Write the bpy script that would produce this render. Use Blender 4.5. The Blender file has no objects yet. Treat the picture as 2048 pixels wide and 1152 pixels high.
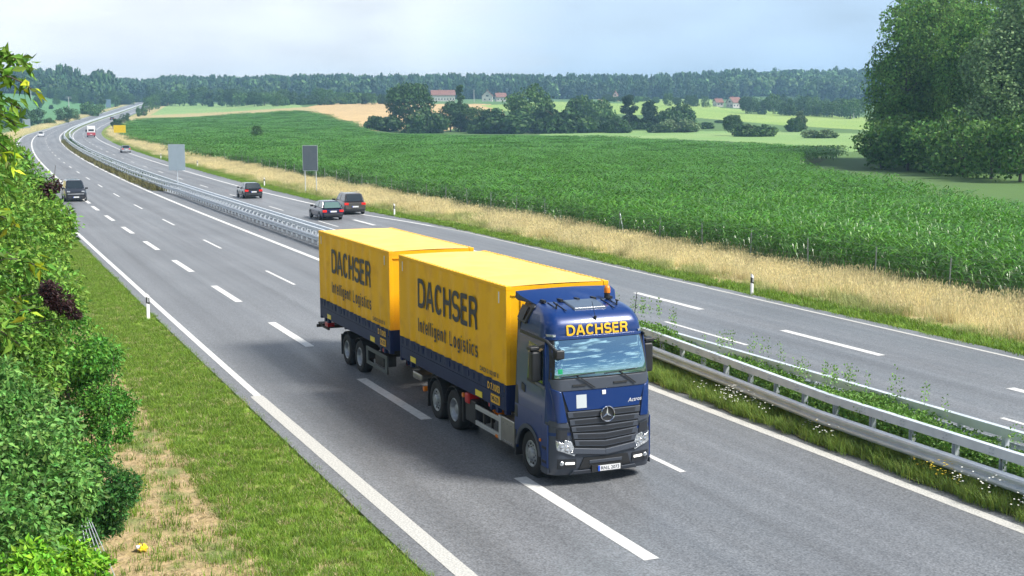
import bpy, math, random
import numpy as np
from mathutils import Matrix, Vector
R = math.radians
SC = bpy.context.scene
COL = SC.collection
# ------------------------------------------------------------------ camera
CF = 2628.2                      # focal length in pixels of the 2048 px wide photograph
CYAW, CPIT, CROLL = 2.733974, -0.131014, -0.0035
CPOS = np.array([26.507, -11.297, 7.764])
FW = np.array([math.cos(CPIT)*math.cos(CYAW), math.cos(CPIT)*math.sin(CYAW), math.sin(CPIT)])
RT = np.array([math.sin(CYAW), -math.cos(CYAW), 0.0]); UP = np.cross(RT, FW)
RT, UP = math.cos(CROLL)*RT+math.sin(CROLL)*UP, -math.sin(CROLL)*RT+math.cos(CROLL)*UP
cam = bpy.data.cameras.new('camera'); co = bpy.data.objects.new('camera', cam); COL.objects.link(co)
co.matrix_world = Matrix([[RT[i], UP[i], -FW[i], CPOS[i]] for i in range(3)]+[[0, 0, 0, 1]])
cam.sensor_width = 36; cam.lens = CF/2048*36; cam.clip_start = 0.1; cam.clip_end = 12000
SC.camera = co
# ------------------------------------------------------------------ light, sky, exposure
SUN_EL, SUN_AZ = R(50), R(50)     # azimuth measured from +X towards +Y
SUN_DIR = Vector((math.cos(SUN_EL)*math.cos(SUN_AZ), math.cos(SUN_EL)*math.sin(SUN_AZ), math.sin(SUN_EL)))
sl = bpy.data.lights.new('sun', 'SUN'); sl.energy = 4.6; sl.angle = R(17); sl.color = (1.0, 0.95, 0.87)
so = bpy.data.objects.new('sun', sl); COL.objects.link(so)
so.rotation_euler = SUN_DIR.to_track_quat('Z', 'Y').to_euler()
W = bpy.data.worlds.new('World'); SC.world = W; W.use_nodes = True
def build_world():
    nt = W.node_tree; nt.nodes.clear(); N = nt.nodes.new; L = nt.links.new
    out = N('ShaderNodeOutputWorld'); bg = N('ShaderNodeBackground'); bg2 = N('ShaderNodeBackground'); mx = N('ShaderNodeMixShader')
    sky = N('ShaderNodeTexSky'); sky.sky_type = 'NISHITA'; sky.sun_disc = False
    sky.sun_elevation = SUN_EL; sky.sun_rotation = math.pi/2-SUN_AZ
    sky.air_density = 1.0; sky.dust_density = 0.6; sky.ozone_density = 3.0
    bg.inputs[1].default_value = 0.07; L(sky.outputs[0], bg.inputs[0])
    tc = N('ShaderNodeTexCoord'); sp = N('ShaderNodeSeparateXYZ'); L(tc.outputs['Generated'], sp.inputs[0])
    def M(op, a, b=None, c=None, clamp=False):
        n = N('ShaderNodeMath'); n.operation = op; n.use_clamp = clamp
        for i, v in enumerate((a, b, c)):
            if v is None: continue
            if isinstance(v, (int, float)): n.inputs[i].default_value = v
            else: L(v, n.inputs[i])
        return n.outputs[0]
    def ramp(fac, stops, col=False):
        n = N('ShaderNodeValToRGB'); L(fac, n.inputs[0]); e = n.color_ramp.elements
        while len(e) < len(stops): e.new(0.5)
        for k, (p, v) in enumerate(stops):
            e[k].position = p; e[k].color = (*v, 1) if col else (v, v, v, 1)
        return n.outputs[0]
    z = sp.outputs[2]
    # clouds: noise on a flat layer seen in perspective
    zz = M('ADD', M('MAXIMUM', z, 0.0), 0.16)
    cb = N('ShaderNodeCombineXYZ'); L(M('DIVIDE', sp.outputs[0], zz), cb.inputs[0]); L(M('DIVIDE', sp.outputs[1], zz), cb.inputs[1]); L(M('MULTIPLY', z, 2.2), cb.inputs[2])
    n1 = N('ShaderNodeTexNoise'); n1.inputs['Scale'].default_value = 4.2; n1.inputs['Detail'].default_value = 7; n1.inputs['Roughness'].default_value = 0.55
    L(cb.outputs[0], n1.inputs['Vector'])
    n2 = N('ShaderNodeTexNoise'); n2.inputs['Scale'].default_value = 9.0; n2.inputs['Detail'].default_value = 5
    L(cb.outputs[0], n2.inputs['Vector'])
    cum = ramp(n1.outputs[0], [(0.53, 0.0), (0.585, 1.0)])
    shade = ramp(n2.outputs[0], [(0.36, (0.42, 0.48, 0.56)), (0.60, (1.75, 1.75, 1.70))], True)
    # side of the sky towards -X (behind the fields) is under a thin bright veil of cloud with a grey-blue rain veil to its right
    veil = ramp(M('MULTIPLY_ADD', M('MULTIPLY_ADD', sp.outputs[0], -0.93, M('MULTIPLY', sp.outputs[1], 0.36)), 0.5, 0.5), [(0.35, 0.0), (0.75, 1.0)])
    # along the horizon: sine of the angle to the view's left -> right
    side = M('MULTIPLY_ADD', sp.outputs[0], 0.397, M('MULTIPLY', sp.outputs[1], 0.918))
    mp = N('ShaderNodeMapping'); mp.inputs['Scale'].default_value = (5, 5, 16); L(tc.outputs['Generated'], mp.inputs[0])
    n3 = N('ShaderNodeTexNoise'); n3.inputs['Scale'].default_value = 1.6; n3.inputs['Detail'].default_value = 4; L(mp.outputs[0], n3.inputs['Vector'])
    wob = M('MULTIPLY_ADD', n3.outputs[0], 0.18, M('ADD', side, 0.41))
    vcol = ramp(wob, [(0.0, (0.84, 0.84, 0.85)), (0.28, (0.76, 0.79, 0.83)), (0.46, (0.74, 0.79, 0.83)), (0.54, (0.53, 0.65, 0.78)), (0.80, (0.43, 0.57, 0.74)), (1.0, (0.52, 0.63, 0.76))], True)
    n4 = ramp(n3.outputs[0], [(0.3, 0.86), (0.7, 1.10)])
    vm = N('ShaderNodeMix'); vm.data_type = 'RGBA'; vm.blend_type = 'MULTIPLY'; vm.inputs[0].default_value = 1; L(vcol, vm.inputs[6]); L(n4, vm.inputs[7])
    cm = N('ShaderNodeMix'); cm.data_type = 'RGBA'; L(veil, cm.inputs[0]); L(shade, cm.inputs[6]); L(vm.outputs[2], cm.inputs[7])
    L(cm.outputs[2], bg2.inputs[0]); bg2.inputs[1].default_value = 0.92
    hz = ramp(z, [(0.0, 0.75), (0.16, 0.0)])                  # clouds crowd together at the horizon
    cover = M('MAXIMUM', M('MAXIMUM', cum, hz), M('MULTIPLY', veil, ramp(z, [(0.15, 0.97), (0.6, 0.18)])))
    L(cover, mx.inputs[0]); L(bg.outputs[0], mx.inputs[1]); L(bg2.outputs[0], mx.inputs[2]); L(mx.outputs[0], out.inputs[0])
build_world()
SC.view_settings.view_transform = 'Standard'; SC.view_settings.look = 'None'; SC.view_settings.gamma = 1
SC.view_settings.exposure = 0.62; SC.view_settings.use_curve_mapping = False
SC.cycles.max_bounces = 6; SC.cycles.transparent_max_bounces = 4; SC.cycles.volume_bounces = 0
# ------------------------------------------------------------------ mesh helpers
rng = np.random.default_rng(7); random.seed(7)
def tag(o, label=None, cat=None, group=None, kind=None):
    if label: o['label'] = label
    if cat: o['category'] = cat
    if group: o['group'] = group
    if kind: o['kind'] = kind
    return o
def empty(name, loc=(0, 0, 0), rz=0.0):
    o = bpy.data.objects.new(name, None); COL.objects.link(o); o.location = loc; o.rotation_euler = (0, 0, rz); o.empty_display_size = .2
    return o
def np_mesh(name, V, F, m, smooth=False, uv=None):
    """V (n,3) array, F (k,3) or (k,4) array or list of such -> mesh datablock"""
    me = bpy.data.meshes.new(name); V = np.asarray(V, np.float32)
    Fs = F if isinstance(F, list) else [F]
    Fs = [np.asarray(f, np.int32) for f in Fs if len(f)]
    lv = np.concatenate([f.ravel() for f in Fs]); cnt = np.concatenate([np.full(len(f), f.shape[1], np.int32) for f in Fs])
    st = np.concatenate([[0], np.cumsum(cnt)[:-1]]).astype(np.int32)
    me.vertices.add(len(V)); me.vertices.foreach_set('co', V.ravel())
    me.loops.add(len(lv)); me.loops.foreach_set('vertex_index', lv)
    me.polygons.add(len(cnt)); me.polygons.foreach_set('loop_start', st); me.polygons.foreach_set('loop_total', cnt)
    me.polygons.foreach_set('use_smooth', np.full(len(cnt), bool(smooth)))
    if uv is not None:
        l = me.uv_layers.new(name='UVMap'); l.data.foreach_set('uv', np.asarray(uv, np.float32)[lv].ravel())
    me.update(); me.validate()
    if m is not None: me.materials.append(m)
    return me
def link(name, me, parent=None, loc=(0, 0, 0), rot=(0, 0, 0)):
    o = bpy.data.objects.new(name, me); COL.objects.link(o); o.location = loc; o.rotation_euler = rot
    if parent is not None: o.parent = parent
    return o
class MB:
    """collects shapes, builds one mesh object; org is subtracted from all vertices"""
    def __init__(s, org=(0, 0, 0)): s.v = []; s.f = []; s.org = np.array(org, float)
    def add(s, vs, fs):
        n = len(s.v); s.v += [tuple(map(float, p)) for p in vs]; s.f += [tuple(i+n for i in f) for f in fs]; return s
    def box(s, x0, x1, y0, y1, z0, z1):
        return s.add([(x, y, z) for x in (x0, x1) for y in (y0, y1) for z in (z0, z1)], [(0, 1, 3, 2), (4, 6, 7, 5), (0, 4, 5, 1), (2, 3, 7, 6), (0, 2, 6, 4), (1, 5, 7, 3)])
    def bar(s, a, b, w, h=None, up=(0, 0, 1)):
        a = Vector(a); b = Vector(b); d = (b-a).normalized(); u = Vector(up)
        if abs(d.dot(u)) > .95: u = Vector((1, 0, 0))
        r = d.cross(u).normalized(); u = r.cross(d); h = h or w
        vs = [p+r*sx*w/2+u*sz*h/2 for p in (a, b) for sx, sz in ((-1, -1), (1, -1), (1, 1), (-1, 1))]
        return s.add(vs, [(3, 2, 1, 0), (4, 5, 6, 7), (0, 1, 5, 4), (1, 2, 6, 5), (2, 3, 7, 6), (3, 0, 4, 7)])
    def tube(s, a, b, r1, r2=None, n=8, cap=True):
        a = Vector(a); b = Vector(b); d = (b-a).normalized(); u = Vector((0, 0, 1)) if abs(d.z) < .9 else Vector((1, 0, 0))
        p = d.cross(u).normalized(); q = d.cross(p); r2 = r1 if r2 is None else r2
        vs = [c+(p*math.cos(t)+q*math.sin(t))*r for c, r in ((a, r1), (b, r2)) for t in [2*math.pi*i/n for i in range(n)]]
        fs = [(i, (i+1) % n, n+(i+1) % n, n+i) for i in range(n)]
        if cap: fs += [tuple(range(n))[::-1], tuple(range(n, 2*n))]
        return s.add(vs, fs)
    def path(s, pts, r, n=6):
        for a, b in zip(pts[:-1], pts[1:]): s.tube(a, b, r, n=n)
        return s
    def lathe(s, prof, c=(0, 0, 0), axis='y', n=24, closed=False):
        """prof: (radius, offset along axis)"""
        vs = []; 
        for r, h in prof:
            for i in range(n):
                t = 2*math.pi*i/n; a, b = r*math.cos(t), r*math.sin(t)
                vs.append({'y': (a, h, b), 'z': (a, b, h), 'x': (h, a, b)}[axis])
        vs = [(x+c[0], y+c[1], z+c[2]) for x, y, z in vs]; m = len(prof); fs = []
        for k in range(m-1+(1 if closed else 0)):
            k2 = (k+1) % m
            for i in range(n): fs.append((k*n+i, k*n+(i+1) % n, k2*n+(i+1) % n, k2*n+i))
        return s.add(vs, fs)
    def prism(s, poly, axis, a, b):
        """poly: list of 2d points; axis: extrusion axis, from a to b"""
        def P(p, h): return {'y': (p[0], h, p[1]), 'x': (h, p[0], p[1]), 'z': (p[0], p[1], h)}[axis]
        n = len(poly); vs = [P(p, a) for p in poly]+[P(p, b) for p in poly]
        return s.add(vs, [tuple(range(n)), tuple(range(n, 2*n))[::-1]]+[(i, n+i, n+(i+1) % n, (i+1) % n) for i in range(n)])
    def mesh(s, name, m, smooth=False):
        me = bpy.data.meshes.new(name); me.from_pydata([tuple(np.array(p)-s.org) for p in s.v], [], s.f)
        me.polygons.foreach_set('use_smooth', [bool(smooth)]*len(me.polygons))
        if m is not None: me.materials.append(m)
        me.update(); return me
    def build(s, name, m, parent=None, smooth=False, bevel=0, seg=2, loc=(0, 0, 0), fixn=True):
        me = s.mesh(name, m, smooth)
        if fixn:
            import bmesh
            bm = bmesh.new(); bm.from_mesh(me); bmesh.ops.recalc_face_normals(bm, faces=bm.faces); bm.to_mesh(me); bm.free()
        o = link(name, me, parent, loc)
        if bevel:
            b = o.modifiers.new('bevel', 'BEVEL'); b.width = bevel; b.segments = seg; b.limit_method = 'ANGLE'; b.angle_limit = R(35)
        if smooth == 'auto' or (bevel and seg > 1):
            me.polygons.foreach_set('use_smooth', [True]*len(me.polygons)); w = o.modifiers.new('wn', 'WEIGHTED_NORMAL'); w.keep_sharp = False
        return o
def copy_tree(o, parent=None):
    c = o.copy(); COL.objects.link(c); c.parent = parent
    for ch in list(o.children): copy_tree(ch, c)
    return c
# ------------------------------------------------------------------ materials
def mat(name, col, rough=0.6, metal=0.0, col2=None, nscale=3.0, bump=0.0, bscale=40.0, coat=0.0, island=None, trans=0.0, spec=0.5, emit=None, dist=0.02, c3=None, c3scale=1, objvar=0.0, detail=4.0, coords='Object', fac=(0.35, 0.65)):
    m = bpy.data.materials.new(name); m.use_nodes = True; nt = m.node_tree; N = nt.nodes.new; L = nt.links.new
    b = nt.nodes['Principled BSDF']; b.inputs['Roughness'].default_value = rough; b.inputs['Metallic'].default_value = metal
    b.inputs['Base Color'].default_value = (*col, 1); b.inputs['Specular IOR Level'].default_value = spec
    if coat: b.inputs['Coat Weight'].default_value = coat; b.inputs['Coat Roughness'].default_value = 0.05
    if emit: b.inputs['Emission Color'].default_value = (*emit[0], 1); b.inputs['Emission Strength'].default_value = emit[1]
    tc = N('ShaderNodeTexCoord'); cur = None
    def mix(f, a, c):
        n = N('ShaderNodeMix'); n.data_type = 'RGBA'
        L(f, n.inputs[0])
        for i, v in ((6, a), (7, c)):
            if isinstance(v, tuple): n.inputs[i].default_value = (*v, 1)
            else: L(v, n.inputs[i])
        return n.outputs[2]
    if col2 is not None:
        n = N('ShaderNodeTexNoise'); n.inputs['Scale'].default_value = nscale; n.inputs['Detail'].default_value = detail; L(tc.outputs[coords], n.inputs['Vector'])
        r = N('ShaderNodeMapRange'); r.inputs[1].default_value = fac[0]; r.inputs[2].default_value = fac[1]; L(n.outputs[0], r.inputs[0])
        cur = mix(r.outputs[0], tuple(col), tuple(col2))
    if c3 is not None:
        n = N('ShaderNodeTexNoise'); n.inputs['Scale'].default_value = c3scale; n.inputs['Detail'].default_value = 3; L(tc.outputs[coords], n.inputs['Vector'])
        r = N('ShaderNodeMapRange'); r.inputs[1].default_value = 0.52; r.inputs[2].default_value = 0.66; L(n.outputs[0], r.inputs[0])
        cur = mix(r.outputs[0], cur if cur is not None else tuple(col), tuple(c3))
    if island is not None or objvar:
        hv = N('ShaderNodeHueSaturation'); 
        if cur is None: hv.inputs['Color'].default_value = (*col, 1)
        else: L(cur, hv.inputs['Color'])
        if island is not None:
            g = N('ShaderNodeNewGeometry'); r = N('ShaderNodeMapRange'); L(g.outputs['Random Per Island'], r.inputs[0]); r.inputs[3].default_value = island[0]; r.inputs[4].default_value = island[1]
            val = r.outputs[0]
            r2 = N('ShaderNodeMapRange'); w = N('ShaderNodeTexWhiteNoise'); w.noise_dimensions = '1D'; L(g.outputs['Random Per Island'], w.inputs['W']); L(w.outputs['Value'], r2.inputs[0])
            r2.inputs[3].default_value = 0.5-island[2]; r2.inputs[4].default_value = 0.5+island[2]; L(r2.outputs[0], hv.inputs['Hue'])
        if objvar:
            oi = N('ShaderNodeObjectInfo'); r = N('ShaderNodeMapRange'); L(oi.outputs['Random'], r.inputs[0]); r.inputs[3].default_value = 1-objvar; r.inputs[4].default_value = 1+objvar
            if island is not None:
                mm = N('ShaderNodeMath'); mm.operation = 'MULTIPLY'; L(val, mm.inputs[0]); L(r.outputs[0], mm.inputs[1]); val = mm.outputs[0]
            else: val = r.outputs[0]
        L(val, hv.inputs['Value']); cur = hv.outputs[0]
    if cur is not None: L(cur, b.inputs['Base Color'])
    if bump:
        n = N('ShaderNodeTexNoise'); n.inputs['Scale'].default_value = bscale; n.inputs['Detail'].default_value = 5; L(tc.outputs[coords], n.inputs['Vector'])
        bp = N('ShaderNodeBump'); bp.inputs['Strength'].default_value = bump; bp.inputs['Distance'].default_value = dist; L(n.outputs[0], bp.inputs['Height']); L(bp.outputs[0], b.inputs['Normal'])
    if trans:
        t = N('ShaderNodeBsdfTranslucent'); ms = N('ShaderNodeMixShader'); ms.inputs[0].default_value = trans
        if cur is not None: L(cur, t.inputs[0])
        else: t.inputs[0].default_value = (*col, 1)
        L(b.outputs[0], ms.inputs[1]); L(t.outputs[0], ms.inputs[2]); L(ms.outputs[0], nt.nodes['Material Output'].inputs[0])
    return m
# ------------------------------------------------------------------ road alignment (plan curvature and slope against chainage)
SK = np.array([-30, 0, 40, 80, 120, 160, 200, 250, 300, 350, 400, 460, 530, 620, 750, 900, 1100, 1400, 1800.])
TH0, Y0 = 0.002606, 6.8906
KK = np.array( [-1.26e-05, 0.0001073, 0.000157, 0.0002046, 0.0001922, 0.0001218, 0.0002047, 0.0002391, 0.0001647, 0.0002856, 0.0004669, 0.0004879, 0.0003795, 0.0001759, 1.21e-05, -2.27e-05, -8e-06, -0.0001065, -0.0003198] )
SL = np.array( [0.00025, -0.00036, 0.0008, -0.00034, 0.00169, 0.00365, 0.00469, 0.00549, 0.00588, 0.00687, 0.00949, 0.01337, 0.01747, 0.02118, 0.02369, 0.02461, 0.02369, 0.02191, 0.01964] )
RS = np.arange(-60, 1801, 2.0)
def _cum(f):
    c = np.concatenate([[0], np.cumsum((f[1:]+f[:-1])/2*np.diff(RS))]); return c-np.interp(0, RS, c)
_th = TH0+_cum(np.interp(RS, SK, KK)*(RS > -30))
RX, RY, RZ = -_cum(np.cos(_th)), Y0+_cum(np.sin(_th)), _cum(np.interp(RS, SK, SL)*(RS > 0))
NX, NY = np.sin(_th), np.cos(_th)
def rp(s, t, dz=0.0):
    """point at chainage s, lateral offset t (metres, + = towards the fields)"""
    s = np.asarray(s, float); i = lambda a: np.interp(s, RS, a)
    return np.stack([i(RX)+i(NX)*t, i(RY)+i(NY)*t, i(RZ)+dz+0*i(RX)], -1)
def rdir(s): return math.atan2(-(np.interp(s, RS, NX)), np.interp(s, RS, NY))   # heading of +X' (towards the camera)
def st_of(x, y):
    """nearest chainage and offset for arrays of points"""
    x = np.ravel(x); y = np.ravel(y); s = np.empty(len(x)); t = np.empty(len(x)); sub = slice(None, None, 3)
    cx, cy, cs, nx, ny = RX[sub], RY[sub], RS[sub], NX[sub], NY[sub]
    for a in range(0, len(x), 20000):
        dx = x[a:a+20000, None]-cx; dy = y[a:a+20000, None]-cy; j = (dx*dx+dy*dy).argmin(1); k = np.arange(len(j))
        dx, dy = dx[k, j], dy[k, j]; t[a:a+20000] = dx*nx[j]+dy*ny[j]; s[a:a+20000] = cs[j]-(dx*ny[j]-dy*nx[j])
    return s, t
# asphalt edges, lateral
def EL(s): return np.interp(s, [-60, 90, 420, 520], [-11.0, -11.0, -11.0, -8.6])
def ER(s): return np.interp(s, [-60, 60, 85, 110, 200], [13.35, 13.6, 12.3, 12.2, 12.6])
# ------------------------------------------------------------------ terrain heights: columns by bearing (pixel column), rows by distance
FH = np.array([math.cos(CYAW), math.sin(CYAW)]); RH = np.array([math.sin(CYAW), -math.cos(CYAW)])
def unproj(px, py, D):
    d = FW+RT*(px-1024)/CF-UP*(py-576)/CF; t = D/(d[0]*FH[0]+d[1]*FH[1]); return CPOS+d*t
def zy(px, y, D): return unproj(px, y, D)[2]
_c = {-300: [(250, 0.3), (450, 2), (700, 6), (1100, 25.6), (1500, 36), (2000, 40), (3500, 40)],
 100: [(250, 0.4), (420, 1.6), (600, 4.2), (700, 6.2), (900, 16.5), (1080, 26.4), (1150, 28), (1500, 36), (2000, 41), (3500, 40)],
 190: [(250, 0.5), (420, 1.8), (600, 4.8), (700, 7.5), (900, 16.5), (1080, 25), (1150, 27), (1500, 34), (2000, 40), (3500, 40)], 255: [(250, 0.6), (600, 5.0), (750, 8.5), (900, 15), (1100, 23.5), (1300, 28), (1500, 32), (2000, 40), (3500, 40)],
 300: [(300, 0.8), (600, 5), (900, 12.5), (1300, 20.5), (1400, 24), (1550, 28), (2000, 40), (3500, 40)],
 500: [(200, 0), (400, 3.0), (620, 8.6), (800, 12.2), (900, 15.2), (960, 16.5), (1300, 22), (1500, 25.5), (2000, 30), (3500, 30)],
 640: [(250, 0), (450, 2.2), (620, 8.6), (700, 9.6), (850, 14.2), (960, 16.8), (1300, 22.5), (1500, 27), (2000, 31), (3500, 36)],
 800: [(380, 0), (520, 0.3), (600, 3.4), (700, 8.6), (850, 14.8), (1000, 18.5), (1300, 23), (1500, 27), (2000, 31), (3500, 36)],
 1000: [(380, 0), (530, 0.2), (640, 3.2), (760, 8.4), (900, 14.2), (1000, 17.6), (1300, 23), (1500, 26.5), (2000, 31), (3500, 36)],
 1300: [(380, 0), (500, 0.2), (600, 2.5), (750, 7.5), (900, 14.6), (1100, 19.0), (1400, 24), (1600, 26.5), (2000, 31), (3500, 36)],
 1500: [(330, 0), (480, 0.5), (600, 2.4), (800, 7.0), (1000, 12.6), (1250, 19.5), (1400, 26), (1700, 42), (2000, 46), (3500, 40)],
 1750: [(300, 0), (480, 0.4), (600, 2.0), (800, 5.8), (1000, 9.0), (1250, 16), (1400, 26), (1700, 44), (2000, 48), (3500, 40)],
 2400: [(300, 0), (600, 2.0), (1000, 9.0), (1400, 24), (1700, 40), (2000, 46), (3500, 40)]}
TD = np.arange(0, 3501, 10.0); TU = np.array(sorted(_c))
TZ = []
for k in TU:
    d, z = np.array([(0, 0.0)]+_c[k]).T; zz = np.interp(TD, d, z); ker = np.hanning(11); ker /= ker.sum(); zz = np.convolve(np.pad(zz, 5, 'edge'), ker, 'valid'); TZ.append(zz)
TZ = np.array(TZ)
_uf = np.arange(-300, 2401, 20.0); _tz = np.array([np.interp(_uf, TU, TZ[:, j]) for j in range(len(TD))]).T
ker = np.hanning(9); ker /= ker.sum(); _tz = np.array([np.convolve(np.pad(_tz[:, j], 4, 'edge'), ker, 'valid') for j in range(len(TD))]).T
def smooth(a, b, x): t = np.clip((x-a)/(b-a), 0, 1); return t*t*(3-2*t)
def vnoise(x, y, sc, seed=0):
    """cheap smooth value noise"""
    x = np.asarray(x)/sc; y = np.asarray(y)/sc; ix = np.floor(x).astype(int); iy = np.floor(y).astype(int); fx = x-ix; fy = y-iy
    fx = fx*fx*(3-2*fx); fy = fy*fy*(3-2*fy)
    h = lambda a, b: np.modf(np.abs(np.sin(a*127.1+b*311.7+seed*74.7)*43758.5453))[0]
    return (h(ix, iy)*(1-fx)+h(ix+1, iy)*fx)*(1-fy)+(h(ix, iy+1)*(1-fx)+h(ix+1, iy+1)*fx)*fy
def H(x, y, cut=True):
    x = np.asarray(x, float); y = np.asarray(y, float); sh = x.shape; x = x.ravel(); y = y.ravel()
    D = (x-CPOS[0])*FH[0]+(y-CPOS[1])*FH[1]; lat = (x-CPOS[0])*RH[0]+(y-CPOS[1])*RH[1]
    u = 1024+CF*lat/np.maximum(D, 30)/1.0086; u = np.clip(u, -300, 2399.9); Dc = np.clip(D, 0, 3499.9)
    a = (u+300)/20; i = a.astype(int).clip(0, len(_uf)-2); fa = a-i; b = Dc/10; j = b.astype(int).clip(0, len(TD)-2); fb = b-j
    z = (_tz[i, j]*(1-fa)+_tz[i+1, j]*fa)*(1-fb)+(_tz[i, j+1]*(1-fa)+_tz[i+1, j+1]*fa)*fb
    s, t = st_of(x, y); rz = np.interp(s, RS, RZ)
    w = smooth(28, 110, np.abs(t-1.2)); w = np.where(s > 1700, 1.0, w)
    z = rz*(1-w)+z*w
    if cut:
        el, er = EL(s), ER(s); inside = np.minimum(smooth(-0.1, 0.5, t-el), smooth(-0.1, 0.5, er-t)); z = z-0.5*inside*(s < 1650)
        # low bank behind the mown strip on the near side, and slight unevenness of the verges
        z = z+0.9*smooth(5.5, 13, el-t)*(s < 140)*smooth(0, 1, 1.0)+np.where((t < el) | (t > er), 1, 0)*0.05*(vnoise(x, y, 1.7)-0.5)
    return z.reshape(sh)
def gp(px, py, lift=0.0):
    """point of the ground seen at a pixel of the photograph"""
    D = np.concatenate([np.arange(12, 300, 0.5), np.arange(300, 2600, 3.0)]); P = np.array([unproj(px, py, d) for d in (D[0], D[-1])])
    P = P[0]+(P[1]-P[0])*((D-D[0])/(D[-1]-D[0]))[:, None]
    g = H(P[:, 0], P[:, 1])+lift-P[:, 2]; k = np.argmax(g > 0)
    if not (g > 0).any(): k = len(D)-1
    k = max(k, 1); a = g[k-1]/(g[k-1]-g[k]) if g[k] != g[k-1] else 0
    p = P[k-1]+(P[k]-P[k-1])*a; p[2] -= lift; return p, D[k-1]+(D[k]-D[k-1])*a
def proj(P):
    d = np.asarray(P)-CPOS; z = d@FW; return 1024+CF*(d@RT)/z, 576-CF*(d@UP)/z, z
def inpoly(x, y, poly):
    c = np.zeros(np.shape(x), bool); n = len(poly)
    for i in range(n):
        (x1, y1), (x2, y2) = poly[i], poly[(i+1) % n]
        k = ((y1 > y) != (y2 > y)) & (x < (x2-x1)*(y-y1)/((y2-y1) or 1e-9)+x1); c ^= k
    return c
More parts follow.
